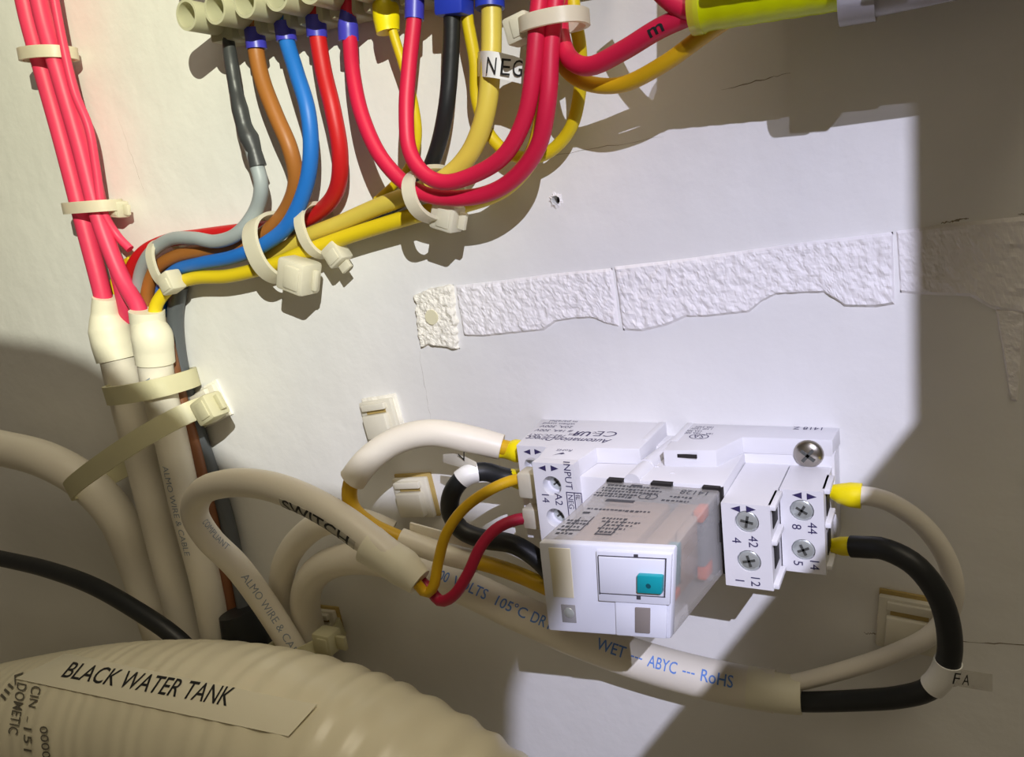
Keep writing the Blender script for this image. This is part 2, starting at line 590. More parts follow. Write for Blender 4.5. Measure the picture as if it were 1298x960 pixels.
# ------------------------------------------------------------------ torn foam tape on the wall
def strip(name, label, top, bot, thick, m, amp=0.35, nu=110, nv=22, seed=0, jag=0.0, left=None, right=None):
    tu = [p[0] for p in top]; tv = [p[1] for p in top]
    bu = [p[0] for p in bot]; bv = [p[1] for p in bot]
    rows = []
    for j in range(nv + 1):
        b = j / nv
        row = []
        for i in range(nu + 1):
            a = i / nu
            ut = tu[0] + (tu[-1] - tu[0]) * a
            ub = bu[0] + (bu[-1] - bu[0]) * a
            vt = np.interp(ut, tu, tv)
            vb = np.interp(ub, bu, bv)
            u = ut + (ub - ut) * b
            v = vt + (vb - vt) * b
            if jag:
                nz = noise.noise(Vector((u * 0.12, v * 0.12, seed + 5.0))) * jag
                edge = max(1 - min(a, 1 - a) * 12, 0)
                u += nz * edge
                v += noise.noise(Vector((u * 0.14, 3.0, seed + 9.0))) * jag * max(abs(b - 0.5) * 4 - 1, 0) * 0.6
            p = P(u, v, 0)
            e = min(min(a, 1 - a) * nu / 2.0, min(b, 1 - b) * nv / 1.5, 1.0)
            q = Vector((p[0] * 0.55, p[2] * 0.55, seed))
            hh = thick + amp * (noise.noise(q) + 0.6 * noise.noise(q * 2.3) + 0.3 * noise.noise(q * 5))
            p = p + N * (max(hh, 0.12) * (0.0 if e < 0.01 else (0.75 + 0.25 * e)) + 0.0)
            row.append(p)
        rows.append(row)
    mb = M().grid(rows)
    return tag(mb.build(name, m, smooth=0), label, 'foam tape', 'torn foam tape on the wall')
pad = strip('foam_pad', 'cream torn foam square with a round dimple at the end of the tape strips',
      [(527, 374), (545, 366), (575, 360)], [(534, 441), (545, 437), (560, 439), (583, 443)], 1.5, m_foam_cream, 0.5, 40, 46, 2, jag=5)
dm = M()
c = P(548, 402, 1.4)
dm.cyl(c, c + N * 0.55, 2.2, 24)
dm.build('dimple_plug', mat('plug_cream', (226, 220, 186), 0.6), pad)
strip('foam_tape_strip', 'short torn white foam tape strip between the dimpled foam square and the longer strip',
      [(578, 362), (640, 355), (700, 347), (776, 340)],
      [(589, 426), (612, 427), (660, 422), (690, 419), (705, 408), (730, 404), (752, 403), (770, 411), (785, 414)], 1.0, m_foam, 0.4, seed=7)
strip('foam_tape_strip', 'longest torn white foam tape strip with an arched bite out of its lower edge',
      [(779, 338), (860, 329), (940, 318), (1020, 307), (1080, 300), (1132, 294)],
      [(790, 419), (815, 420), (845, 413), (870, 402), (895, 402), (950, 396), (965, 383), (985, 373), (1045, 371), (1060, 380), (1072, 389), (1110, 390), (1134, 386)],
      1.0, m_foam, 0.42, nu=150, seed=15)
strip('foam_tape_strip', 'shaded torn foam tape strip past the longest one, thinning toward the corner',
      [(1136, 293), (1200, 284), (1298, 274), (1380, 266)],
      [(1141, 371), (1160, 373), (1230, 376), (1258, 392), (1300, 400), (1380, 402)], 0.5, m_foam, 0.22, nu=110, seed=23)
strip('glue_drip', 'thin tapering glue drip hanging below the shaded foam tape strip',
      [(1262, 392), (1300, 394)], [(1281, 507), (1289, 509)], 0.35, m_foam, 0.15, nu=16, nv=50, seed=31)

# ------------------------------------------------------------------ wires
def path(pts, step=1.6):
    return smooth_path([P(*p) for p in pts], step)
WIRES = {}
def rad_px(pts, px):
    k = len(pts) // 2
    return mm(*pts[k], px) / 2
def wire(key, name, label, pts, px, m, group=None, collars=(), cat='wire', n=16, part='insulation', ref=None):
    """pts: (u, v, h); collars: (name, pts, px widths, material, label)"""
    pp = path(pts)
    r = mm(*(ref or pts[len(pts) // 2]), px) / 2
    tb = Tube(pp, r)
    WIRES[key] = tb
    if not collars:
        o = M().tube(pp, r, n).build(name, m)
        tag(o, label, cat, group)
        return o
    base = pp[len(pp) // 2]
    t = thing(name, label, cat, V(base[0], 0, base[2]), group)
    M().tube(pp, r, n).build(part, m, t)
    for cn, cp, cw, cm, cl in collars:
        c_ = path(cp, 0.7)
        ws = [mm(*cp[min(i, len(cp) - 1)], x) / 2 for i, x in enumerate(cw)]
        rr = np.interp(np.linspace(0, 1, len(c_)), np.linspace(0, 1, len(ws)), ws)
        o = M().tube(c_, list(rr), n).build(cn, cm, t)
        if cl:
            o['label'] = cl
    return t

# pink bundle on the left
G = 'pink wires of the left bundle'
wire('p1', 'pink_wire', 'pink wire at the outer side of the left bundle, entering the outer heat-shrink sleeve',
     [(20, -60, 10), (36, 20, 10), (55, 90, 10), (80, 180, 10), (107, 285, 10), (128, 365, 10), (134, 392, 10)], 23, m_pink, G)
wire('p2', 'pink_wire', 'middle pink wire of the left bundle, entering the inner heat-shrink sleeve',
     [(38, -60, 12), (54, 20, 12), (74, 90, 12), (100, 180, 11), (128, 285, 11), (158, 360, 11), (175, 390, 12.5), (179, 404, 13.5)], 21, m_pink, G)
wire('p3', 'pink_wire', 'pink wire tucked behind the left bundle, entering between the two sleeves',
     [(52, -60, 7), (66, 20, 7), (83, 90, 7), (108, 180, 6), (132, 285, 6), (149, 345, 7), (158, 385, 6.5), (162, 406, 5)], 19, m_pink, G)
wire('p4', 'pink_wire', 'thin pink wire bowing out of the left bundle and off to the coloured wires',
     [(59, -60, 11), (71, 10, 11), (83, 70, 11), (95, 118, 11), (112, 160, 10.5), (122, 215, 10.4), (131, 268, 10.4), (149, 299, 8), (165, 316, 6.8)], 11, m_pink, G)

# terminal strip wires
G = 'coloured wires hanging from the terminal strip'
wire('grey', 'grey_wire', 'grey wire with a wrinkled black heat-shrink sleeve at its upper end',
     [(316, 178, 12), (324, 205, 12), (331, 235, 12), (325, 265, 11), (303, 295, 12), (275, 306, 12), (245, 302, 11), (215, 304, 9.5), (190, 322, 9), (177, 350, 8), (175, 385, 7), (176, 402, 7)],
     18, m_grey, G,
     [('heat_shrink', [(288, 25, 10), (290, 55, 10), (294, 85, 11), (299, 115, 11), (304, 138, 12), (311, 165, 12), (317, 178, 12), (322, 192, 12), (327, 211, 12)],
       (13, 14, 17, 18, 17, 18, 21, 20, 25, 19, 22), m_shrink_b, 'wrinkled black heat-shrink sleeve')], ref=(325, 265, 11))
wire('brown', 'brown_wire', 'brown wire with a navy collar hanging from the terminal strip',
     [(322, 20, 10), (324, 60, 10), (332, 100, 11), (349, 145, 12), (368, 190, 12), (375, 230, 10), (362, 268, 8), (335, 296, 7.4), (300, 312, 7.2), (262, 318, 7), (222, 326, 6.5), (195, 345, 6), (186, 375, 6), (186, 402, 6.5)],
     19, m_brown, G, [('collar', [(322, 36, 10), (325.5, 62, 10)], (25, 26), m_navy, 'navy blue plastic collar')])
wire('blue', 'blue_wire', 'bright blue wire with a navy collar hanging from the terminal strip',
     [(359, 10, 10), (362, 45, 10), (375, 90, 12), (390, 140, 14), (394, 190, 14), (388, 235, 13), (366, 284, 12), (335, 310, 11), (295, 326, 10), (255, 334, 9), (222, 344, 7), (207, 362, 6), (203, 400, 5.5)],
     19, m_blue, G, [('collar', [(360, 28, 10), (363.5, 52, 10)], (26, 26), m_navy, 'navy blue plastic collar')])
wire('red', 'red_wire', 'scarlet red wire with a navy collar running behind the grey and brown wires',
     [(399, 0, 10), (402, 40, 10), (410, 90, 11), (422, 140, 12), (431, 195, 11), (427, 240, 8), (400, 272, 4), (360, 286, 2.7), (310, 292, 2.7), (255, 299, 3.2), (210, 306, 4), (180, 322, 4), (166, 345, 4), (166, 385, 4), (170, 402, 4.5)],
     19, m_red, G, [('collar', [(400, 20, 10), (402, 47, 10)], (26, 26), m_navy, 'navy blue plastic collar')])
G = 'magenta loops under the terminal strip'
wire('m1', 'magenta_wire', 'longer magenta-red wire of the double loop, its collar nearer the scarlet wire',
     [(440, -10, 11), (443, 40, 11), (447, 90, 14), (460, 150, 18), (487, 205, 20), (530, 243, 20), (590, 251, 20), (640, 235, 21), (680, 190, 23), (694, 130, 25), (698, 60, 25), (705, -10, 24), (710, -60, 22)],
     20, m_magenta, G, [('collar', [(440, 12, 11), (441, 30, 11), (442, 52, 11)], (17, 26, 26), m_navy, 'navy blue plastic collar')], ref=(530, 243, 20))
wire('m2', 'magenta_wire', 'shorter magenta-red wire of the double loop, its collar beside the black wire',
     [(526, -60, 14), (525, 20, 15), (519, 80, 18), (515, 140, 21), (519, 190, 23), (535, 218, 24), (560, 231, 24), (600, 222, 24), (640, 196, 25), (665, 150, 26), (676, 90, 27), (681, 30, 27), (690, -60, 25)],
     20, m_magenta, G, [('collar', [(526, -20, 14), (525, 25, 15)], (25, 25), m_navy, 'navy blue plastic collar')], ref=(535, 218, 24))
wire('blk', 'black_wire', 'black wire dropping from a blue crimp behind the magenta loops',
     [(574, -40, 12), (573, 20, 12), (571, 80, 12), (565, 140, 12), (552, 195, 9), (530, 237, 4), (495, 262, 3), (445, 284, 2.4), (420, 292, 2.3)],
     20, m_black, None)
wire('ythin', 'yellow_wire', 'thin yellow wire dropping from a yellow crimp behind the magenta loops',
     [(488, 0, 10), (498, 40, 10), (512, 85, 9), (524, 130, 8), (529, 170, 7), (522, 205, 6), (502, 232, 4.5), (478, 254, 3.4)], 12, m_yellow, None,
     [('crimp', [(490, -12, 10), (489, 6, 10), (491, 36, 10), (492, 41, 10)], (12, 34, 34, 30), m_yelcrimp, 'bright yellow crimp collar')])
wire('yneg', 'yellow_wire', 'thick pale yellow wire carrying a white flag label lettered NEG',
     [(620, -60, 12), (623, 20, 13), (622, 80, 14), (616, 140, 14), (598, 190, 13), (570, 222, 12), (530, 243, 10.5), (480, 262, 8.5), (430, 284, 7), (390, 300, 5.5), (350, 322, 4), (322, 330, 3)],
     25, m_paleyellow, None, [('crimp', [(620, -45, 12), (621, 11, 13)], (38, 38), m_bluebox, 'blue crimp shroud')], ref=(598, 190, 13))
wire('ylow', 'yellow_wire', 'yellow wire running along the lower side of the coloured bundle into the sleeve',
     [(702, -60, 15), (698, 0, 16), (694, 70, 16.5), (690, 140, 16), (676, 195, 15), (640, 238, 13), (592, 258, 11), (545, 268, 9.5), (490, 284, 9), (440, 300, 9), (390, 318, 9), (345, 336, 9), (290, 350, 9), (245, 353, 9), (215, 365, 9), (199, 385, 11), (195, 404, 12)],
     20, m_yellow, None)
wire('yloop', 'yellow_wire', 'thin yellow wire looping under the black and magenta wires up to the wall tie',
     [(588, -60, 10), (592, 20, 10), (602, 80, 9), (604, 125, 8), (620, 170, 7), (650, 197, 7), (690, 196, 8), (722, 165, 9), (735, 115, 11), (735, 60, 14), (728, 18, 17), (722, -60, 15)], 16, m_yellow, None)
wire('yback', 'yellow_wire', 'yellow wire peeping out behind the pink wires at the sleeves',
     [(168, 330, 2.3), (159, 336, 2.3), (149, 350, 2.3), (143, 372, 3), (140, 396, 4.5)], 13, m_yellow, None)
wire('m3', 'magenta_wire', 'magenta-red wire with a black pen mark running into the neon yellow sleeve',
     [(712, -40, 18), (709, 20, 19), (713, 55, 21), (726, 78, 24), (748, 84, 26), (790, 64, 28), (840, 34, 30), (900, 10, 31), (930, 4, 31)], 24, m_magenta, None, ref=(748, 84, 26))
wire('m4', 'magenta_wire', 'short magenta-red wire coming from above into the neon yellow sleeve',
     [(800, -70, 30), (835, -12, 31), (868, 12, 32), (900, 12, 32)], 24, m_magenta, None)
wire('ochre', 'yellow_wire', 'ochre yellow wire swinging below the marked magenta wire to the neon sleeve',
     [(708, -30, 20), (708, 40, 19), (714, 82, 19), (738, 103, 20), (785, 108, 22), (840, 82, 25), (890, 46, 27), (925, 22, 29)], 20, m_ochre, None, ref=(785, 108, 22))
mk = M()
WIRES['m3'].text(mk, 'm', WIRES['m3'].near(826, 43), WIRES['m3'].near(850, 30), 0.15, height=2.0, bold=0.02)
o = mk.build('pen_mark', m_ink, bpy.data.objects['magenta_wire.002'])

# blue crimp shroud of the black wire (flattened box)
cr = M()
c0, c1 = P(575, -30, 12), P(576, 21, 12)
d = unit(c1 - c0)
cr.box((c0 + c1) / 2, (unit(np.cross(d, N)), d, N), (mm(575, 10, 12, 42) / 2, np.linalg.norm(c1 - c0) / 2, 3.2), 0.8)
tag(cr.build('crimp_shroud', m_bluebox), 'square blue crimp shroud over the black and thin yellow wires', 'crimp')

# NEG flag label
fl = M()
rows, top, bot = [], [], []
colsu = [606, 609, 614, 620, 628, 636, 644, 652, 663]
colh = [12.0, 15.0, 17.4, 18.2, 18.4, 18.2, 18.0, 18.2, 18.6]
vt = [66, 65, 64.5, 64.5, 65.5, 67, 69, 71, 75]
vb = [97, 97, 97.5, 98, 99, 100.5, 102, 104, 107]
r0 = [P(u, v, h) for u, v, h in zip(colsu, vt, colh)]
r1 = [P(u, v, h) for u, v, h in zip(colsu, vb, colh)]
rows = [[a + (b - a) * t for a, b in zip(r0, r1)] for t in np.linspace(0, 1, 4)]
fl.sheet(rows, N, 0.15)
neg = fl.build('flag_label', m_label, bpy.data.objects['yellow_wire.001'])
neg['label'] = 'white flag label lettered NEG'
tx = M()
for ch, u in (('N', 616), ('E', 634), ('G', 649)):
    a = P(u, 93 + (u - 616) * 0.1, 18.9)
    b = P(u + 12, 93 + (u - 604) * 0.1, 18.9)
    upv = P(u + 0.5, 72 + (u - 616) * 0.1, 18.9) - a
    flat_text(tx, ch, a, unit(b - a), unit(upv - unit(b - a) * (upv @ unit(b - a))), length=np.linalg.norm(b - a), height=np.linalg.norm(upv))
tx.build('lettering', m_ink, bpy.data.objects['yellow_wire.001'])

# ------------------------------------------------------------------ terminal strip
T0, T2 = P(236, 19, 22), P(310, 2, 22)
pitch = (T2 - T0) / 2
e1 = unit(pitch)
e2 = unit(np.cross(e1, N))
if e2[2] < 0:
    e2 = -e2
pl = np.linalg.norm(pitch)
zb = (P(276, 53, 12) - T0) @ e2             # lower end of the housings
foot0 = T0 - N * 22
ts = thing('terminal_strip', 'milky plastic screw terminal strip with hollow screw towers at the top of the wall', 'terminal strip', foot0 + e2 * 4)
def lp(i, a, b, h):
    return foot0 + e1 * (i * pl + a) + e2 * b + N * h
for i in range(11):
    hs = M()
    hs.box(lp(i, 1.2, zb + 3.4, 6.4), (e1, e2, N), (pl * 0.41, 3.4, 5.2), 0.9)       # funnel
    hs.box(lp(i, 0.6, 9, 5.8), (e1, e2, N), (pl * 0.46, 10.5, 4.6), 0.8)               # body
    hs.box(lp(i, 0.6, 9, 1.3), (e1, e2, N), (pl * 0.5, 9.5, 1.2), 0.2)               # web to the next pole
    hs.build('housing', m_pa, ts)
    for b in (0.0, 17.0):
        tw = M()
        tw.pipe(lp(i, 0, b, 9.5), lp(i, 0, b, 22.0), 4.1, 3.4)
        tow = tw.build('screw_tower', m_pa, ts)
        sc = M()
        sc.cyl(lp(i, 0, b, 13.0), lp(i, 0, b, 14.0), 2.6, 18)
        sc.build('screw', m_steel, tow)

# ------------------------------------------------------------------ neon sleeve, clear fuse holder, added shade box above
sl = thing('neon_sleeve', 'neon yellow heat-shrink sleeve over the ends of the magenta wires', 'sleeve', P(960, 10, 0))
a, b = P(886, 8, 31), P(1064, -22, 31)
pp = [a + (b - a) * t for t in np.linspace(0, 1, 30)]
rr = [mm(960, 0, 31, 66) / 2 * (1.0 + 0.012 * math.sin(i * 1.3)) * (0.97 if i > 1 else 1.03) for i in range(30)]
M().tube(pp, rr, 28).build('sleeve', m_neon, sl)
M().tube([a - unit(b - a) * 1.2, a + unit(b - a) * 1.0], [rr[0] * 1.03, rr[0] * 1.03], 28, caps=False).build('lip', m_neonedge, sl)
fh = thing('fuse_holder', 'clear grey plastic fuse holder joined to the neon sleeve', 'fuse holder', P(1130, 0, 0))
a2, b2 = P(1066, -16, 32), P(1112, -24, 32)
M().tube([a2, b2], [mm(1090, 0, 32, 94) / 2] * 2, 28).build('end_cap', m_clearplastic, fh)
b3 = P(1330, -62, 33)
pp = [b2 + (b3 - b2) * t for t in np.linspace(0, 1, 14)]
M().tube(pp, list(np.linspace(mm(1110, 0, 32, 84) / 2, mm(1110, 0, 32, 62) / 2, 14)), 28).build('barrel', m_clearplastic, fh)
M().tube([a2 + N * 0, b2 + (b3 - b2) * 0.5], [mm(1100, 0, 32, 44) / 2] * 2, 20).build('metal_contact', m_steel, fh)
# unseen box added above the sleeve, placed to shade the wall below it
sh = thing('shade_box', 'unseen grey box added above the neon sleeve to shade the wall', 'box', P(1050, -150, 0))
bx = M()
edge = [(826, 157), (904, 153), (980, 146)]
hB = 52.0
pa, pb = shadow_to(P(830, 158, 0), hB), shadow_to(P(1240, 127, 0), hB)
dx = unit(pb - pa)
dz = unit(np.cross(dx, N))
dz = dz if dz[2] > 0 else -dz
L_ = np.linalg.norm(pb - pa)
bx.box((pa + pb) / 2 + dz * 30 - N * 24, (dx, dz, N), (L_ / 2, 30, 24), 0.8)
bx.build('housing', m_shell, sh)
bp_ = M()
pc = shadow_to(P(1000, 171, 0), hB)
bp_.box(pc + dx * 3.2 + dz * 6 - N * 3, (dx, dz, N), (3.4, 6, 3), 0.4)
bp_.build('shade_bump', m_shell, sh)  # added block that gives the box's shadow its bump

# ------------------------------------------------------------------ cable ties
def tie(label, c, a, b, hr, wpx, heads=(), m=None, group='nylon cable ties', thick=1.1, name='cable_tie'):
    """ring through pixel ends a, b at the height of c; hr: half height; head: (u, v, h, size mm, tail)"""
    m = m or m_nylon
    h = c[2]
    A, B = P(a[0], a[1], h), P(b[0], b[1], h)
    C = (A + B) / 2
    dv = (B - A) / 2
    wd = unit(np.cross(dv, N))
    wid = mm(c[0], c[1], h, wpx)
    t = thing(name, label, 'cable tie', V(C[0], 0, C[2]), group)
    k = 48
    prof = [(-wid / 2, 0), (wid / 2, 0), (wid / 2, thick), (-wid / 2, thick)]
    vs_, fs = [], []
    for i in range(k):
        t_ = 2 * math.pi * i / k
        ce, se = math.cos(t_), math.sin(t_)
        ce = math.copysign(abs(ce) ** 0.85, ce)
        se = math.copysign(abs(se) ** 0.85, se)
        p = C + dv * ce + N * se * hr
        p = p + N * max(0, 0.35 + p[1])                    # never behind the wall face
        nrm = unit(unit(dv) * ce / np.linalg.norm(dv) + N * se / hr)
        for x, y in prof:
            vs_.append(p + wd * x + nrm * y)
    for i in range(k):
        j = (i + 1) % k
        for q in range(4):
            fs.append((i * 4 + q, i * 4 + (q + 1) % 4, j * 4 + (q + 1) % 4, j * 4 + q))
    M().add(vs_, fs).build('band', m, t, smooth=35)
    for (u, v, hh, sz, ang, tail) in heads:
        p = P(u, v, hh)
        ca, sa = math.cos(math.radians(ang)), math.sin(math.radians(ang))
        ax = EX * ca + EZ * sa
        ay = -EX * sa + EZ * ca
        hd = M()
        hd.box(p, (ax, ay, N), (sz * 0.5, sz * 0.48, sz * 0.42), sz * 0.12)
        hd.box(p + ax * sz * 0.1 + N * sz * 0.36, (ax, ay, N), (sz * 0.28, sz * 0.34, sz * 0.12), sz * 0.06)
        hd.build('head', m, t)
        if tail:
            tl = M()
            tl.box(p + ax * (sz * 0.5 + tail / 2) - N * sz * 0.05, (ax, ay, N), (tail / 2, sz * 0.3, 0.7), 0.2)
            tl.build('tail', m, t)
    return t
tie('pinkish nylon cable tie high on the pink wire bundle', (62, 71, 10), (39, 72), (84, 66), 6.5, 14)
tie('nylon cable tie with a lit head low on the pink wire bundle', (120, 262, 9), (93, 264), (143, 260), 6.5, 14, [(150, 265, 6, 6.0, -10, 2.5)])
tie('cable tie around the coloured wires beside the white sleeves', (212, 335, 6.5), (205, 306), (222, 362), 6.0, 13, [(217, 358, 13, 7.0, -70, 0)])
tie('broad cable tie around the brown, blue and yellow wires', (348, 312, 8), (338, 276), (366, 352), 9.5, 24, [(379, 349, 13, 10.5, -20, 1.5)])
tie('cable tie around the two yellow wires beside the scarlet wire', (402, 292, 6.5), (396, 262), (416, 322), 7.5, 14, [(427, 322, 9, 6.5, -60, 2.5)])
tie('cable tie gathering the magenta double loop', (545, 244, 14), (545, 216), (562, 276), 11.5, 17, [(567, 275, 16, 7.2, -20, 2.0)])
tie('cable tie around the upright magenta wires beside the NEG label', (695, 28, 24), (668, 36), (738, 20), 5.6, 18, [(660, 37, 25, 6.0, 10, 0)])

# ------------------------------------------------------------------ white cables on the left
def cable(key, name, label, pts, px, m, group=None, sleeves=(), cat='cable', n=24, ref=None):
    return wire(key, name, label, pts, px, m, group, sleeves, cat, n, 'jacket', ref)
G = 'white round cables on the left'
cable('A', 'white_cable', 'white round cable with a heat-shrink sleeve taking the outer pink wire',
      [(147, 440, 10), (158, 490, 10), (176, 560, 10), (196, 640, 10), (221, 740, 10), (243, 820, 10), (262, 890, 10)], 43, m_jacket, G,
      [('heat_shrink', [(134, 377, 10), (135, 400, 10), (140, 420, 10), (145, 438, 10), (150, 455, 10)], (31, 35, 50, 52, 51), m_shrink_w, 'cream heat-shrink sleeve')], ref=(176, 560, 10))
cable('B', 'white_cable', 'white round cable with a heat-shrink sleeve taking the coloured wires',
      [(194, 440, 14), (201, 490, 14), (218, 560, 13), (236, 640, 13), (262, 740, 12), (278, 826, 12), (292, 890, 12)], 41, m_jacket, G,
      [('heat_shrink', [(186, 394, 13), (188, 412, 13), (193, 428, 14), (195, 444, 14), (197, 460, 14)], (43, 42, 50, 48, 47), m_shrink_w, 'cream heat-shrink sleeve')], ref=(218, 560, 13))
cable('C', 'white_cable', 'white round cable swinging in from the side through the loose tie',
      [(-60, 556, 24), (0, 568, 22), (60, 584, 19), (110, 613, 15), (148, 655, 11), (174, 715, 8), (200, 790, 8), (225, 870, 8)], 46, m_jacket, G, ref=(60, 584, 19))
cable('brownback', 'brown_wire', 'thin brown cable running down behind the white cables',
      [(212, 430, 7), (226, 490, 7), (245, 560, 7), (268, 650, 7), (291, 756, 7), (302, 810, 7)], 15, mat('brown_jacket', (122, 76, 46), 0.45, bump=0.05, scale=16), None)
cable('greyback', 'dark_grey_cable', 'dark grey cable running down beside the white cables into a black boot',
      [(228, 362, 3.4), (222, 400, 3.2), (226, 450, 3.2), (240, 510, 3.4), (258, 570, 3.4), (288, 660, 3.4), (312, 780, 6), (325, 840, 8), (336, 880, 8)], 20, m_dkgrey, None,
      [('boot', [(300, 776, 11), (313, 814, 11), (328, 858, 11), (334, 880, 11)], (44, 58, 60, 60), m_black, 'black rubber boot')], ref=(222, 450, 4))
cable('M', 'black_cable', 'thick black cable arching from the side down behind the white hose',
      [(-60, 695, 26), (0, 708, 26), (60, 722, 26), (120, 744, 26), (175, 775, 25), (220, 806, 23.5), (248, 834, 22), (262, 856, 21.5)], 22, m_black, None)
for key, parent, a, b, s_, ph in (('B', 'white_cable.001', (212, 588), (240, 700), 'ALMO WIRE & CABLE', -0.75), ('B', 'white_cable.001', (195, 473), (201, 496), 'VA', -0.6)):
    tx = M()
    tb = WIRES[key]
    tb.text(tx, s_, tb.near(*a), tb.near(*b), ph, height=2.4)
    tx.build('print', m_greyink, bpy.data.objects[parent])
tie('broad aged cable tie around the two sleeved white cables', (188, 492, 11), (157, 494), (230, 484), 12.5, 23, m=m_nylon2, thick=1.3)
tie('large loose aged cable tie slung round the white cables to a wall mount', (176, 560, 16), (108, 618), (256, 517), 15, 24, [(266, 518, 19, 9.0, 25, 2.0)], m=m_nylon2, thick=1.4)

# looping cables in the middle
sw = cable('D', 'white_cable', 'looping white cable lettered SWITCH with a heat-shrink end',
      [(388, 852, 19), (367, 815, 20), (335, 765, 22), (300, 718, 27), (264, 682, 32), (247, 652, 35), (255, 625, 37), (288, 613, 38), (335, 615, 39), (385, 632, 40), (430, 657, 40), (475, 690, 40), (503, 712, 40)],
      39, m_jacket, G,
      [('heat_shrink', [(468, 690, 40), (485, 702, 40), (510, 719, 40), (532, 738, 40)], (50, 46, 48, 36), m_shrink_w, 'cream heat-shrink end sleeve')], ref=(385, 632, 40))
tb = WIRES['D']
pt = M()
s0, s1 = tb.near(366, 633), tb.near(451, 692)
tb.patch(pt, s0, s1, -1.45, -0.62, 0.04, 0.1)
pt.build('label_tape', m_clearlabel, sw)
tx = M()
tb.text(tx, 'SWITCH', s0 + 1.2, s1 - 2.2, -1.0, height=3.6, bold=0.012, lift=0.2)
tx.build('lettering', m_ink, sw)
tb.text(M(), 'ALMO WIRE & CABLE', tb.near(296, 733), tb.near(372, 842), 0.0, height=2.4).build('print', m_greyink, sw)
tb.text(M(), 'COMPLIANT', tb.near(250, 655), tb.near(275, 705), 0.55, height=2.2).build('print', m_greyink, sw)
cable('E', 'white_cable', 'white cable bending up behind the cable lettered SWITCH',
      [(378, 862, 8), (366, 810, 9), (357, 760, 11), (361, 715, 13), (384, 680, 14), (420, 660, 14), (462, 663, 10), (496, 677, 7)], 33, m_jacket, G)
ABYC = cable('F', 'white_cable', 'long white cable printed 600 VOLTS 105 C WET ABYC RoHS below the relay',
      [(414, 870, 8), (398, 815, 9), (387, 770, 11), (394, 735, 13), (420, 714, 14), (465, 708, 15), (530, 722, 16), (590, 745, 16), (660, 778, 16), (740, 812, 15), (830, 843, 13), (920, 866, 12), (982, 877, 11)],
      48, m_jacket, G,
      [('heat_shrink', [(948, 871, 12), (985, 878, 11.5), (1016, 882, 11)], (52, 49, 47), m_shrink_w, 'cream heat-shrink end sleeve')], ref=(740, 812, 15))
tb = WIRES['F']
tx = M()
for s_, a, b in (('E', (531, 722), (538, 724)), ('600', (556, 732), (578, 741)), ('VOLTS', (584, 744), (624, 762)), ('105°C', (632, 766), (672, 783)), ('DRY', (680, 786), (708, 798)),
                 ('WET', (762, 820), (797, 833)), ('---', (802, 834), (815, 838)), ('ABYC', (822, 841), (861, 852)), ('---', (867, 853), (888, 858)), ('RoHS', (892, 859), (936, 870))):
    tb.text(M(), s_, tb.near(*a), tb.near(*b), 0.12, height=3.0 if s_ != '---' else None, bold=0.008).build('print', m_blueink, ABYC)
tie('cable tie holding the looping cables to the wall mount near the hose', (395, 818, 11), (352, 822), (418, 810), 12, 22, [(415, 812, 16, 8.0, 0, 4.0)], m=m_nylon2, thick=1.3)

# ------------------------------------------------------------------ tie mounts stuck to the wall
def mount(label, c, size, ang, h=5.0, glue=True):
    p = P(c[0], c[1], 0)
    ca, sa = math.cos(math.radians(ang)), math.sin(math.radians(ang))
    ax, ay = EX * ca + EZ * sa, -EX * sa + EZ * ca
    t = thing('tie_mount', label, 'tie mount', p, 'adhesive tie mounts on the wall')
    g = M()
    g.box(p + N * 0.45 + ax * 0.5 + ay * 0.4, (ax, ay, N), (size * 0.54, size * 0.54, 0.45), 0.2)
    g.build('adhesive_pad', m_glue if glue else m_foam_cream, t)
    b = M()
    b.box(p + N * 1.8, (ax, ay, N), (size * 0.5, size * 0.5, 1.0), 0.5)
    b.build('base', m_ivory, t)
    br = M()
    br.box(p + N * (h - 1.2) - ay * size * 0.12, (ax, ay, N), (size * 0.36, size * 0.3, 1.4), 0.5)
    br.box(p + N * (h - 1.6) + ay * size * 0.36, (ax, ay, N), (size * 0.36, size * 0.08, 1.0), 0.3)
    br.build('bridge', m_ivory, t)
    sl_ = M()
    sl_.box(p + N * 2.85 + ay * size * 0.23, (ax, ay, N), (size * 0.3, size * 0.045, 0.1), 0)
    sl_.build('slot', m_glue, t)
    return t
mount('adhesive tie mount on the lit wall above the white sleeved wire', (487, 530), 13.0, 8, glue=False)
mount('glue-stained adhesive tie mount under the white sleeved wire arch', (529, 628), 13.5, 6)
mount('shaded adhesive tie mount behind the black and white wire pair', (1152, 788), 13.5, -4, h=4.2)
mount('adhesive tie mount under the head of the large loose tie', (272, 512), 13.0, 20, h=6, glue=False)
mount('shaded adhesive tie mount beneath the looping cables near the hose', (416, 790), 13.0, 4)

# ------------------------------------------------------------------ relay socket
ZS, ZM, ZB = -59.5, -63.5, -85.2
sk = thing('relay_socket', 'light grey relay socket screwed to the wall with numbered screw terminals', 'relay socket', V(-60, 0, -72))
b = M()
b.prism([(-98.8, 0), (-95.0, 22.8), (-86.3, 22.7), (-84.6, 31.1), (-73.9, 31.1), (-73.0, 22.0), (-62.2, 21.2), (-62.2, 0)], ZS, ZM, 0.2)
b.prism([(-98.4, 0.2), (-94.9, 12), (-86.6, 12), (-86.6, 0.2)], ZM + 0.1, ZB, 0.2)
b.rect(-98.0, -20.4, 0, 9.3, ZM + 0.5, ZB, 0.2)
b.rect(-86.0, -40.4, 8, 31.0, ZM, ZB, 0.3)                    # middle body under the relay
b.prism([(-56.4, 0), (-56.4, 21.3), (-44.4, 19.8), (-40.6, 9.5), (-20.7, 9.3), (-20.1, 0)], ZS, ZM - 0.1, 0.2)
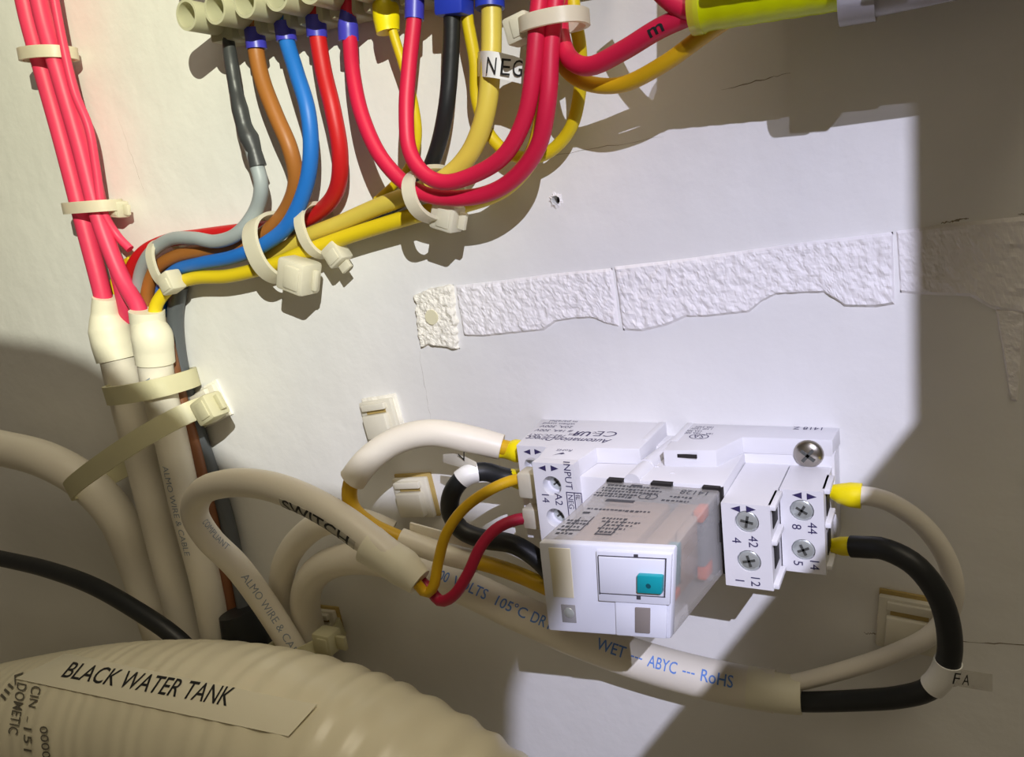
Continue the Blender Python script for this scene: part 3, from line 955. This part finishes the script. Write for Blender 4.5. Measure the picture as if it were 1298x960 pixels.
b.prism([(-44.6, 9), (-44.6, 19.6), (-40.2, 9)], ZM, -66.2, 0.2)
b.cyl(V(-58.6, -2, ZM - 0.6), V(-60.6, -22, ZM - 0.2), 2.0, 18)   # rounded spring channel
b.cyl(V(-60.6, -21, ZM - 0.6), V(-61.0, -31, ZM - 0.6), 2.0, 18)
for x in (-63.2, -55.8):
    b.box(V(x, -7, ZS - 0.6), (EX, N, EZ), (0.9, 7.6, 0.8), 0.3)
body = b.build('body', m_socket, sk)
# terminal blocks: sides plus a front with screw wells
def block(x0, x1, h0, h1, z0, z1, holes, r, name='terminal_block', wellx=None, depth=3.0):
    mb = M()
    mb.rect(x0, x1, h0, h1 - depth - 0.05, z1, z0)
    n_ = len(holes)
    hz = [z0] + [(a + b_) / 2 for a, b_ in zip(holes, holes[1:])] + [z1]
    for i, zc in enumerate(holes):
        za, zb_ = hz[i], hz[i + 1]
        wx = wellx if wellx is not None else (x1 - x0) / 2
        mb.holecell(V(x0, -h1, zb_), EX, EZ, N, x1 - x0, za - zb_, (wx, zc - zb_), r, depth)
    for a_, b_ in (((x0, z0), (x1, z0)), ((x1, z0), (x1, z1)), ((x1, z1), (x0, z1)), ((x0, z1), (x0, z0))):
        mb.add([V(a_[0], -h1, a_[1]), V(b_[0], -h1, b_[1]), V(b_[0], -(h1 - depth - 0.05), b_[1]), V(a_[0], -(h1 - depth - 0.05), a_[1])], [(0, 1, 2, 3)])
    return mb.build(name, m_socket, sk, smooth=30)
def tscrew(x, h, z, r, ang, name='terminal_screw', m=m_steel, dome=0.5):
    mb = M()
    c_ = V(x, -h, z)
    pts, rr_ = [], []
    for t in np.linspace(0, 1, 6):
        pts.append(c_ + N * (dome * math.sin(t * math.pi / 2)))
        rr_.append(max(r * math.cos(t * math.pi / 2), 0.02))
    mb.tube([c_ - N * 0.8] + pts, [r] + rr_, 24)
    o = mb.build(name, m, sk)
    cr_ = M()
    ca, sa = math.cos(math.radians(ang)), math.sin(math.radians(ang))
    ax, ay = EX * ca + EZ * sa, -EX * sa + EZ * ca
    cr_.box(c_ + N * dome * 0.86, (ax, ay, N), (r * 0.55, r * 0.11, 0.12 + dome * 0.14), 0)
    cr_.box(c_ + N * dome * 0.86, (ax, ay, N), (r * 0.11, r * 0.55, 0.12 + dome * 0.14), 0)
    cr_.build('cross_slot', m_slot, o, smooth=0)
    return o
block(-94.9, -86.6, 10, 22.8, ZS - 0.1, ZB, [-65.0, -72.6, -80.4], 2.3, wellx=3.9)
block(-84.6, -73.9, 31.0, 34.2, ZS + 0.03, ZB, [-65.2, -73.4, -81.0], 2.45, wellx=4.6)
block(-40.2, -30.2, 9, 34.3, -66.0, ZB, [-69.9, -78.9], 2.5, wellx=5.2, depth=1.0)
block(-29.9, -21.0, 9, 24.6, -66.0, ZB, [-70.6, -79.8], 2.5, wellx=4.4, depth=1.0)
for z in (-65.0, -72.6):
    tscrew(-91.0, 19.9, z, 2.0, 20)
for z in (-65.2, -73.4):
    tscrew(-79.8, 31.2, z, 2.1, 35)
for z, a in ((-69.9, 80), (-78.9, 15)):
    tscrew(-35.0, 33.8, z, 2.35, a)
for z, a in ((-70.6, 60), (-79.8, 25)):
    tscrew(-25.5, 24.1, z, 2.35, a)
ms = tscrew(-25.9, 9.3, -63.0, 3.35, 50, 'mounting_screw', m_nickel, 1.7)
ms['label'] = 'domed cross-head mounting screw'
# wire slots on the right-hand sides, ribs between them
for x, h, zs_ in ((-30.15, 29.5, (-69.4, -78.6)), (-20.95, 18.5, (-70.4, -79.6))):
    for z in zs_:
        M().box(V(x, -h, z), (EX, N, EZ), (0.12, 2.6, 2.6), 0.05).build('wire_slot', m_dark, sk)
for x, h in ((-30.0, 29.5), (-20.8, 18.5)):
    for z in (-66.6, -74.4, -84.4):
        M().box(V(x, -h, z), (EX, N, EZ), (0.9, 4.4, 0.6), 0.25).build('slot_rib', m_socket, sk)
dk = M()
dk.box(V(-52.5, -20.75, -60.9), (EX, N, EZ), (3.9, 0.15, 0.45), 0)
dk.build('latch_slot', m_dark, sk)
for u, v in ((833, 592), (852, 600), (848, 590), (870, 591)):
    p = PZ(u, v, ZM)
    M().box(V(p[0], p[1], ZM + 0.1), (EX, N, EZ), (0.5, 0.35, 0.12), 0.1).build('moulding_pip', m_socket, sk)
# printing on the upper side (upside down from here) and on the terminal fronts
RT, UP = V(-1, 0, 0), N
def side_text(s, a, b, yb, shear=0.0, bold=0.0, z=ZS, mirror=False):
    """print on the upper side from pixel a to pixel b; yb: pixel row of the letter tops"""
    pa_, pb_ = PZ(*a, z), PZ(*b, z)
    hgt = abs(PZ(a[0], yb, z)[1] - pa_[1])
    mb = M()
    if mirror:
        v, f, w_, hh = text2d(s, shear, bold)
        sx = abs(pb_[0] - pa_[0]) / w_
        mb.add([V(pb_[0] + x * sx, pa_[1] - y * hgt / hh, z + 0.05) for x, y in v], f)
    else:
        flat_text(mb, s, V(pa_[0], pa_[1], z), RT, UP, length=abs(pb_[0] - pa_[0]), height=hgt, shear=shear, bold=bold, lift=0.05)
    mb.build('side_print', m_purpleink, sk)
side_text('AutomationDirect', (776, 557.6), (664, 557), 562.4, 0.25, 0.008)
side_text('782-2C-SKT', (718, 552), (669, 552), 554.8)
side_text('# 16A, 300V', (727, 545.8), (678, 545.8), 548.6)
side_text('20A, 300V', (727, 540.6), (685, 540.6), 543.2)
side_text('when used', (730, 537.2), (688, 537.2), 539.2)
side_text('in parallel', (733, 534), (697, 534), 536)
side_text('CE', (785, 548), (757, 548), 554.4, bold=-0.008)
side_text('c', (757, 548), (752.5, 548), 550.5)
side_text('us', (729, 550), (722, 550), 553)
side_text('RU', (751, 548), (731, 548), 553.6, bold=0.03, mirror=True)
side_text('RoHS', (726, 570.5), (706, 570.5), 573)
ck = [PZ(u, v, ZS) + EZ * 0.05 for u, v in ((700, 577.5), (709, 575), (714, 574), (716, 575.5), (712, 576.4), (709, 575.9))]
M().add(ck, [tuple(range(len(ck)))]).build('tick_mark', m_purpleink, sk)
side_text('SA', (894, 551.6), (880, 551.6), 556)
for s_, a, h_ in (('10A 300V', (888, 548.6), 550.6), ('15A 300V', (890, 546), 548), ('16A', (904, 549.5), 551.5), ('1 HP 120V', (903, 543.5), 545.3), ('10A 240V', (905, 541.2), 543)):
    side_text(s_, a, (a[0] - 3.0 * len(s_), a[1]), h_)
side_text('1418 Z', (1043, 542.4), (1006, 542), 545.8)
cs = PZ(886, 553.8, ZS)
k = 28
M().add([V(cs[0] + 2.4 * math.cos(2 * math.pi * i / k) * q, cs[1] + 1.9 * math.sin(2 * math.pi * i / k) * q, ZS + 0.05) for q in (1, 0.88) for i in range(k)],
         [(i, (i + 1) % k, k + (i + 1) % k, k + i) for i in range(k)]).build('approval_ring', m_purpleink, sk)
fr = M()
FR, FU = V(0, 0, -1), V(1, 0, 0)
def front_text(s, c_, h, hgt):
    p = P(c_[0], c_[1], h)
    flat_text(M(), s, p, FR, FU, height=hgt, center=True, lift=0.06).build('front_print', m_purpleink, sk)
front_text('INPUT', (720, 603), 34.2, 1.7)
front_text('A2', (708.5, 633), 34.2, 1.9)
front_text('14', (692, 632), 34.2, 1.9)
for s_, c_, h in (('8', (1010, 668), 24.6), ('44', (1030, 670), 24.6), ('5', (1012, 714), 24.6), ('14', (1033, 717), 24.6),
                  ('4', (934, 685), 34.3), ('42', (955, 687), 34.3), ('1', (938, 736), 34.3), ('12', (958, 738), 34.3)):
    front_text(s_, c_, h, 1.9)
def tri(c_, h, d):
    p = P(c_[0], c_[1], h) + N * 0.06
    M().add([p + EX * d * 1.0, p - EX * d * 1.0 + EZ * 0.75, p - EX * d * 1.0 - EZ * 0.75], [(0, 1, 2)]).build('arrow_mark', m_purpleink, sk)
for c_, h, d in (((932, 645), 34.3, -1), ((952, 646), 34.3, 1), ((1010, 628), 24.6, -1), ((1029, 630), 24.6, 1),
                 ((687, 593.5), 34.2, -1), ((703, 594), 34.2, 1), ((668, 573), 22.8, -1), ((682, 573), 22.8, 1)):
    tri(c_, h, d)
bq = P(729, 640, 34.2)
for dxx in (-1.9, 0.1, 1.9):
    fr.box(V(bq[0] + dxx, -31.02 if dxx > 2.5 else -34.25, bq[2] - 1.5), (EX, N, EZ), (0.1, 0.03, 4.5), 0)
fr.box(V(bq[0], -34.25, bq[2] + 3.0), (EX, N, EZ), (1.95, 0.03, 0.1), 0)
fr.build('print_frame', m_purpleink, sk)
fr = M()
flat_text(fr, 'NEG', V(bq[0] - 1.6, -34.2, bq[2] + 2.4), FR, FU, height=1.3, lift=0.06)
flat_text(fr, 'IL', V(bq[0] + 0.4, -34.2, bq[2] + 2.4), FR, FU, height=1.2, lift=0.06)
fr.build('front_print', m_purpleink, sk)

# ------------------------------------------------------------------ plug-in relay
rl = thing('plug_in_relay', 'clear-sided plug-in relay with white front and teal test button', 'relay', V(-55, -31, -75))
BQ = [V(-67.2, -31.2, -64.0), V(-40.9, -31.2, -64.2), V(-41.2, -31.2, -84.0), V(-67.2, -31.2, -84.0)]     # base TL TR BR BL
FQ = [P(682, 688, 60), P(855, 696, 60), P(850, 811, 60), P(695, 800, 60)]
def Q(a, b, t, lift=0.0):
    def bi(q):
        return q[0] * (1 - a) * (1 - b) + q[1] * a * (1 - b) + q[2] * a * b + q[3] * (1 - a) * b
    return bi(BQ) * (1 - t) + bi(FQ) * t + N * lift
def hexa(mb, a0, a1, b0, b1, t0, t1, bevel=0.0, l0=0.0, l1=0.0, sub=0):
    bm = bmesh.new()
    pts = [Q(a, b, t, l) for t, l in ((t0, l0), (t1, l1)) for a, b in ((a0, b0), (a1, b0), (a1, b1), (a0, b1))]
    vs_ = [bm.verts.new(tuple(p)) for p in pts]
    for f in ((3, 2, 1, 0), (4, 5, 6, 7), (0, 1, 5, 4), (1, 2, 6, 5), (2, 3, 7, 6), (3, 0, 4, 7)):
        bm.faces.new([vs_[i] for i in f])
    if sub:
        bmesh.ops.subdivide_edges(bm, edges=list(bm.edges), cuts=sub, use_grid_fill=True)
        bm.normal_update()
    if bevel:
        bmesh.ops.bevel(bm, geom=[e for e in bm.edges if not sub or e.calc_face_angle(0) > 0.6], offset=bevel, segments=2, profile=0.5, affect='EDGES')
    bm.verts.index_update()
    mb.add([tuple(v.co) for v in bm.verts], [tuple(v.index for v in f.verts) for f in bm.faces])
    bm.free()
    return mb
hexa(M(), 0, 1, 0, 1, 0.0, 0.955, 0.4, sub=7).build('cover', m_cover, rl, smooth=50)
hexa(M(), 0.03, 0.97, 0.04, 0.96, 0.0, 0.08).build('base_plate', m_innergrey, rl)
fp = hexa(M(), 0.0, 1.0, 0.0, 1.0, 0.93, 1.0, 0.5).build('front_plate', m_relaywhite, rl)
hexa(M(), 0.10, 0.62, 0.14, 0.86, 0.10, 0.80, 0.8).build('coil_bobbin', m_innertan, rl)
cl = M()
hexa(cl, 0.70, 0.86, 0.12, 0.90, 0.12, 0.86, 0.3)
cl.build('contact_frame', m_innertan, rl)
for q in ((0.89, 0.965, 0.06, 0.20, 0.18, 0.32), (0.89, 0.965, 0.74, 0.90, 0.14, 0.28), (0.89, 0.965, 0.60, 0.70, 0.76, 0.90)):
    hexa(M(), *q, 0.3).build('copper_contact', m_copper, rl)
hexa(M(), 0.87, 0.93, 0.10, 0.66, 0.34, 0.62, 0.3).build('contact_arm', m_innertan, rl)
gc = M()
hexa(gc, 0.90, 0.97, 0.24, 0.72, 0.14, 0.30, 0.2)
gc.build('contact_carrier', m_innergrey, rl)
tq = M()
hexa(tq, 0.88, 0.965, 0.10, 0.55, 0.76, 0.93, 0.3)
tq.build('test_lever', m_teal, rl)
# front details
hexa(M(), 0.08, 0.25, 0.05, 0.60, 0.985, 1.0, 0.1, 0, 0.15).build('label_plate', m_cream, rl)
gw = M()
hexa(gw, 0.135, 0.255, 0.68, 0.885, 0.985, 1.0, 0.1, 0, 0.12)
lw = gw.build('led_window', mat('window_grey', (150, 148, 146), 0.15, clear=0.2), rl)
p = Q(0.20, 0.77, 1.0, 0.2)
M().tube([p - N * 0.2, p, p + N * 0.25], [1.2, 1.1, 0.3], 18).build('led', m_steel, lw)
hexa(M(), 0.455, 0.99, 0.045, 0.60, 0.99, 1.0, 0.25, 0, 0.7).build('flag_frame', m_relaywhite, rl)
hexa(M(), 0.475, 0.945, 0.10, 0.50, 0.99, 1.0, 0.2, 0.4, 1.0).build('flag_door', m_relaywhite, rl)
m_gap = mat('gap_shadow_grey', (70, 68, 74), 0.6)
for q in ((0.466, 0.474, 0.10, 0.52, 0.76), (0.47, 0.955, 0.088, 0.098, 0.76), (0.47, 0.955, 0.502, 0.512, 0.76), (0.947, 0.957, 0.088, 0.512, 0.76),
          (0.73, 0.76, 0.06, 0.09, 0.8), (0.75, 0.78, 0.51, 0.55, 0.8)):
    hexa(M(), q[0], q[1], q[2], q[3], 1.0, 1.0, 0, 0.0, q[4]).build('door_gap', m_gap, rl, smooth=0)
bt = M()
hexa(bt, 0.765, 0.945, 0.25, 0.45, 1.0, 1.0, 0.35, 0.5, 2.0)
tb_ = bt.build('test_button', m_teal, rl)
M().tube([Q(0.85, 0.36, 1, 1.95), Q(0.85, 0.36, 1, 2.08)], 0.5, 14).build('button_dimple', mat('teal_dark', (8, 80, 92), 0.5), tb_)
hexa(M(), 0.58, 0.97, 0.60, 0.985, 0.99, 1.0, 0.3, 0, 0.45).build('window_frame', m_relaywhite, rl)
hexa(M(), 0.735, 0.85, 0.645, 0.93, 1.0, 1.0, 0.15, 0.2, 0.7).build('indicator_window', mat('window_taupe', (136, 128, 122), 0.2), rl)
# retaining clip under the cover edge
for q in ((0.02, 0.16, -0.03, 0.02, -0.02, 0.03), (0.42, 0.60, -0.03, 0.02, -0.02, 0.03), (0.86, 1.0, -0.03, 0.02, -0.02, 0.03),
          (1.0, 1.02, -0.02, 1.0, -0.02, 0.02), (0.99, 1.03, 0.36, 0.58, 0.0, 0.07)):
    hexa(M(), *q).build('retaining_clip', m_dark, rl)
# print on the upper side of the cover: rows of tiny illegible marks, and the few readable signs
random.seed(9)
pr_ = M()
def mark(a0, a1, t0, t1):
    pts = [Q(a0, 0, t0) + EZ * 0.1, Q(a1, 0, t0) + EZ * 0.1, Q(a1, 0, t1) + EZ * 0.1, Q(a0, 0, t1) + EZ * 0.1]
    pr_.add(pts, [(0, 1, 2, 3)])
def row(a0, a1, t, th=0.03):
    a = a0
    while a < a1:
        l_ = random.uniform(0.012, 0.03)
        mark(a, min(a + l_, a1), t, t + th * random.uniform(0.6, 1))
        a += l_ + random.uniform(0.006, 0.014)
for t, a0, a1 in ((0.07, 0.06, 0.52), (0.12, 0.04, 0.56), (0.165, 0.06, 0.55), (0.21, 0.03, 0.40), (0.25, 0.03, 0.38), (0.47, 0.10, 0.62), (0.60, 0.30, 0.50),
                  (0.66, 0.04, 0.22), (0.70, 0.06, 0.24), (0.75, 0.05, 0.20), (0.80, 0.04, 0.18), (0.85, 0.06, 0.2),
                  (0.65, 0.32, 0.62), (0.70, 0.36, 0.58), (0.75, 0.34, 0.55), (0.80, 0.36, 0.5), (0.26, 0.62, 0.84), (0.19, 0.66, 0.84)):
    row(a0, a1, t)
mark(0.18, 0.42, 0.31, 0.35)
mark(0.10, 0.16, 0.53, 0.56)
mark(0.26, 0.36, 0.045, 0.075)
for cc in ((0.46, 0.23), (0.52, 0.23)):
    k = 20
    pr_.add([Q(cc[0] + 0.05 * q * math.cos(2 * math.pi * i / k), 0, cc[1] + 0.045 * q * math.sin(2 * math.pi * i / k)) + EZ * 0.1 for q in (1, 0.82) for i in range(k)],
            [(i, (i + 1) % k, k + (i + 1) % k, k + i) for i in range(k)])
for a0, a1, t0, t1 in ((0.12, 0.13, 0.62, 0.84), (0.22, 0.23, 0.60, 0.80), (0.36, 0.37, 0.62, 0.86), (0.48, 0.49, 0.62, 0.84), (0.36, 0.49, 0.84, 0.86), (0.12, 0.23, 0.80, 0.815)):
    mark(a0, a1, t0, t1)
tv, tf, tw_, th_ = text2d('14128')
pr_.add([Q(0.93 - x / tw_ * 0.22, 0, 0.07 + y / th_ * 0.07) + EZ * 0.1 for x, y in tv], tf)
pr_.build('cover_print', m_labelink, rl)['kind'] = 'stuff'

# ------------------------------------------------------------------ wires at the relay socket
G = 'wires at the relay socket'
gs = wire('G', 'sleeved_yellow_wire', 'yellow wire in a fat white sleeve arching to the upper socket terminal',
     [(655, 571, 16), (630, 566, 17), (590, 555, 20), (545, 549, 23), (500, 560, 26), (462, 588, 29), (444, 615, 31), (446, 642, 32), (468, 664, 32), (505, 682, 30), (560, 702, 27), (620, 716, 24), (660, 730, 22), (700, 748, 20), (740, 770, 16)],
     20, m_ochre, G,
     [('sleeve', [(636, 567, 16.5), (600, 558, 19), (545, 549, 23), (500, 560, 26), (466, 584, 28.6), (447, 608, 30.6)], (33, 36, 35, 35, 35, 36), m_jacket, 'fat white sleeve'),
      ('crimp', [(633, 570, 16.5), (640, 570.5, 16), (641, 571, 16), (664, 572, 16)], (22, 22, 30, 26), m_yelcrimp, 'yellow crimp collar'),
      ('white_wrap', [(508, 683, 29.8), (560, 701, 27), (606, 713, 25)], (27, 28, 27), m_jacket, 'white wrap')], ref=(505, 682, 30))
fw = M()
a, b_ = P(520, 668, 27), P(600, 690, 25)
d = unit(b_ - a)
fw.box((a + b_) / 2, (d, unit(np.cross(d, N)), N), (np.linalg.norm(b_ - a) / 2, 1.4, 0.35), 0.1)
fw.build('wrap_flap', m_jacket, gs)
hw = wire('H', 'black_wire', 'black wire with a white flag label curling round to the socket terminal',
     [(648, 607, 15.4), (636, 604, 16.6), (612, 598, 20), (590, 604, 23), (573, 625, 25), (571, 650, 25), (585, 672, 25), (615, 684, 24), (650, 690, 23), (680, 708, 22), (705, 735, 21), (725, 760, 20)],
     24, m_black, G, [('crimp', [(645, 604, 15.5), (652, 606, 15), (672, 610, 14)], (20, 27, 27), m_yelcrimp, 'yellow crimp collar')])
tb = WIRES['H']
lb = M()
s0, s1 = tb.near(604, 598), tb.near(583, 611)
tb.patch(lb, min(s0, s1), max(s0, s1), -2.9, 2.9, 0.05, 0.2, 10, 24)
lb.build('label_wrap', m_label, hw)
ff = M()
rows = []
for u, v0, v1, h in ((604, 586, 596, 22), (590, 579, 594, 22), (575, 575, 590, 21), (562, 576, 586, 19.5)):
    rows.append([P(u, v0, h), P(u, (v0 + v1) / 2, h + 0.6), P(u, v1, h)])
ff.sheet(rows, N, 0.15)
ff.build('label_flag', m_clearlabel, hw)
tx = M()
a, b_ = P(584, 586, 22.9), P(597, 582, 22.9)
flat_text(tx, 'V', a, unit(b_ - a), unit(np.cross(unit(b_ - a), N)) * (1 if np.cross(unit(b_ - a), N)[2] > 0 else -1), length=2.6, height=2.4)
tx.build('lettering', m_ink, hw)
wire('I', 'yellow_wire', 'slim yellow wire from the heat-shrink end up to a white pin on the socket',
     [(676, 606, 26), (650, 609, 27), (620, 622, 30), (588, 645, 33), (566, 676, 36), (555, 715, 38), (549, 745, 40), (540, 752, 40.5), (531, 743, 41), (527, 738, 41.5)], 14, m_ochre, G, ref=(588, 645, 33))
wire('J', 'dark_red_wire', 'slim dark red wire from the heat-shrink end up to a white pin on the socket',
     [(680, 656, 26), (655, 659, 28), (630, 670, 31), (610, 692, 34), (593, 728, 37), (575, 755, 39), (558, 762, 39), (545, 748, 38.5), (535, 738, 38), (531, 734, 38)], 15, m_dkred, G, ref=(610, 692, 34))
for lab, c_, hw_ in (('white plastic pin housing on the yellow wire at the socket', (676, 612), (3.1, 2.9, 3.4)), ('white plastic pin housing on the dark red wire at the socket', (678, 654), (2.4, 2.6, 2.8))):
    q = P(c_[0], c_[1], 26)
    t = thing('pin_housing', lab, 'connector', q - N * 2, 'white pin housings at the socket')
    mb = M()
    mb.box(q, (EX, N, EZ), hw_, 0.7)
    mb.build('shell', m_nylon, t)
    mb = M()
    mb.box(q + EX * (hw_[0] + 1.6) - N * 0.5, (EX, N, EZ), (2.2, 1.6, 1.6), 0.2)
    mb.build('stem', m_ivory, t)
br = M()
qa, qb = P(677, 634, 24), P(679, 645, 24)
br.box((qa + qb) / 2, (EX, N, EZ), (1.1, 1.0, 3.0), 0.2)
tag(br.build('jumper_clip', m_ivory), 'small white clip between the two pin housings', 'clip')
G = 'wire pair right of the socket'
wire('K', 'white_wire', 'white wire with a yellow collar curving from the socket behind the black wire',
     [(1088, 628, 14), (1106, 630, 13.8), (1130, 638, 13), (1168, 664, 12), (1198, 705, 11), (1209, 748, 10), (1200, 782, 9), (1176, 808, 9), (1130, 830, 9), (1080, 847, 9), (1025, 862, 10), (1006, 866, 10.5)],
     24, mat('white_wire', (230, 224, 212), 0.4, bump=0.25, scale=7, vary=0.05), G,
     [('crimp', [(1050, 622, 14), (1058, 624, 14), (1066, 626, 14), (1092, 629, 14)], (14, 26, 32, 33), m_yelcrimp, 'bright yellow crimp collar')])
lw = wire('L', 'black_wire', 'thick black wire with a yellow collar and white wrap label lettered FA',
     [(1079, 693, 15.8), (1098, 694, 16.6), (1120, 696, 18), (1158, 715, 20), (1188, 752, 21), (1203, 800, 21), (1200, 845, 20), (1178, 873, 19), (1140, 884, 17), (1090, 888, 15), (1020, 890, 12), (1006, 889, 11.5)],
     29, m_black, G,
     [('crimp', [(1050, 691, 15), (1056, 692, 15), (1084, 693, 16)], (16, 24, 25), m_yelcrimp, 'yellow crimp collar')])
tb = WIRES['L']
lb = M()
s0, s1 = tb.near(1203, 842), tb.near(1180, 871)
tb.patch(lb, min(s0, s1), max(s0, s1), -2.9, 2.9, 0.06, 0.25, 12, 24)
lb.build('label_wrap', m_label, lw)
fg = M()
rows = []
for u, v0, v1, h in ((1200, 845, 872, 21), (1215, 848, 870, 20), (1232, 851, 873, 17), (1258, 855, 877, 12)):
    rows.append([P(u, v0, h), P(u, (v0 + v1) / 2, h + 0.3), P(u, v1, h)])
fg.sheet(rows, N, 0.12)
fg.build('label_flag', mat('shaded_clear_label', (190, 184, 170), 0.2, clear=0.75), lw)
tx = M()
for ch, u, w_, hg in (('F', 1207, 8, 14), ('A', 1219, 9, 13), ('.', 1232, 3, 6), ('.', 1242, 4, 6)):
    hh = np.interp(u, [1200, 1215, 1232, 1258], [21, 20, 17, 12]) + 3.0
    a, b_ = P(u, 867 + (u - 1207) * 0.1, hh), P(u + w_, 868 + (u - 1207) * 0.1, hh - 0.4)
    upv = P(u + 3, 867 - hg + (u - 1207) * 0.1, hh) - a
    r_ = unit(b_ - a)
    flat_text(tx, ch, a, r_, unit(upv - r_ * (upv @ r_)), length=np.linalg.norm(b_ - a), height=np.linalg.norm(upv) * (0.25 if ch == '.' else 1))
tx.build('lettering', m_ink, lw)

# ------------------------------------------------------------------ hose
hpts = [(-330, 1010, 54), (-180, 965, 54), (-60, 938, 54), (60, 922, 54), (180, 918, 54), (300, 932, 54), (400, 962, 54), (490, 1005, 53), (570, 1058, 52), (650, 1130, 50), (720, 1220, 50)]
hp_ = path(hpts, 0.9)
HR = mm(180, 918, 54, 200) / 2
L_ = 0.0
hr_ = []
base = Tube(hp_, HR)
s_lab0, s_lab1 = base.near(40, 925), base.near(385, 958)
for s in base.L:
    rib = 0.45 * math.cos(2 * math.pi * s / 8.2 + 0.8 * math.sin(s * 0.21))
    fade = np.interp(s, [s_lab0 - 40, s_lab0 + 20, s_lab1 - 20, s_lab1 + 10], [0.5, 0.2, 0.35, 1.1])
    hr_.append(HR + rib * fade)
hose = thing('ribbed_hose', 'fat cream ribbed hose labelled BLACK WATER TANK', 'hose', P(180, 918, 0))
M().tube(hp_, hr_, 64).build('hose_wall', m_hose, hose)
def hose_hit(u, v, lift):
    """point on the hose surface seen at pixel (u, v)"""
    d = unit(R.T @ V((u - CX) / F, (v - CY) / F, 1.0))
    lo_, best = None, None
    for t in np.arange(60, 420, 2.0):
        q = CAM + d * t
        g = np.linalg.norm(base.A - q, axis=1).min() - (HR + lift)
        if best is None or g < best[0]:
            best = (g, t)
        if g < 0:
            lo_ = t
            break
    if lo_ is None:
        t = best[1]
    else:
        a_, b_ = lo_ - 2.0, lo_
        for _ in range(18):
            t = (a_ + b_) / 2
            g = np.linalg.norm(base.A - (CAM + d * t), axis=1).min() - (HR + lift)
            if g < 0:
                b_ = t
            else:
                a_ = t
    q = CAM + d * t
    c_ = base.A[np.linalg.norm(base.A - q, axis=1).argmin()]
    n_ = unit(q - c_)
    return c_ + n_ * (HR + lift), n_
def bil(q, x, y):
    return [(q[0][k] * (1 - x) + q[1][k] * x) * (1 - y) + (q[3][k] * (1 - x) + q[2][k] * x) * y for k in (0, 1)]
hl = M()
rows, nr = [], []
LQ = [(20, 861), (366, 934), (402, 894), (84, 829)]            # label outline on the hose
for x in np.linspace(0, 1, 44):
    a = [hose_hit(*bil(LQ, x, y), 0.3) for y in np.linspace(0, 1, 10)]
    rows.append([q[0] for q in a])
    nr.append([q[1] for q in a])
hl.sheet(rows, nr, 0.2)
lab = hl.build('label_tape', mat('hose_label', (236, 230, 206), 0.12), hose)
lab['label'] = 'glossy label tape lettered BLACK WATER TANK'
def hose_text(s_, quad, m_, lift, name, bold=0.004):
    v, f, w_, hh = text2d(s_, 0.0, bold)
    M().add([hose_hit(*bil(quad, x / w_, y / hh), lift)[0] for x, y in v], f).build(name, m_, hose)
hose_text('BLACK WATER TANK', [(77, 858), (287, 895), (300, 872), (93, 839)], m_ink, 0.62, 'lettering', 0.006)
m_fade = mat('faded_ink', (92, 88, 76), 0.6)
hose_text('DOMETIC', [(22, 865), (10, 930), (22, 932), (34, 868)], m_fade, 0.45, 'print')
hose_text('CIN', [(40, 869), (36, 896), (45, 898), (53, 871)], m_fade, 0.45, 'print')
hose_text('-', [(33, 908), (32, 915), (37, 916), (38, 909)], m_fade, 0.45, 'print')
hose_text('151', [(30, 922), (30, 952), (40, 954), (40, 924)], m_fade, 0.45, 'print')
hose_text('0000', [(50, 921), (54, 962), (64, 962), (60, 921)], m_fade, 0.45, 'print')
hose_text('VIII', [(24, 848), (0, 882), (6, 888), (30, 852)], m_fade, 0.45, 'print')

# ------------------------------------------------------------------ small cracks and scuffs in the wall paint
random.seed(3)
for a, b_, wd in (((915, 114), (1002, 92), 0.25), ((1192, 283), (1228, 277), 0.5), ((1206, 813), (1330, 820), 0.35), ((652, 206), (842, 173), 0.12),
                  ((531, 445), (546, 532), 0.1), ((1290, 272), (1320, 269), 0.5), ((1096, 803), (1112, 804), 0.4), ((150, 150), (185, 250), 0.1)):
    k = 16
    tp, bt_ = [], []
    for i in range(k + 1):
        t = i / k
        p = P(a[0] + (b_[0] - a[0]) * t + random.uniform(-1, 1), a[1] + (b_[1] - a[1]) * t + random.uniform(-1, 1), 0.03)
        d = unit(np.cross(P(*b_, 0) - P(*a, 0), N))
        q = wd * random.uniform(0.3, 1.0) * math.sin(math.pi * min(max(t, 0.03), 0.97)) ** 0.5
        tp.append(p + d * q / 2)
        bt_.append(p - d * q / 2)
    M().add(tp + bt_, [(i, i + 1, k + 2 + i, k + 1 + i) for i in range(k)]).build('paint_crack', mat('crack_dirt', (136, 126, 110), 0.8), wall, smooth=0)
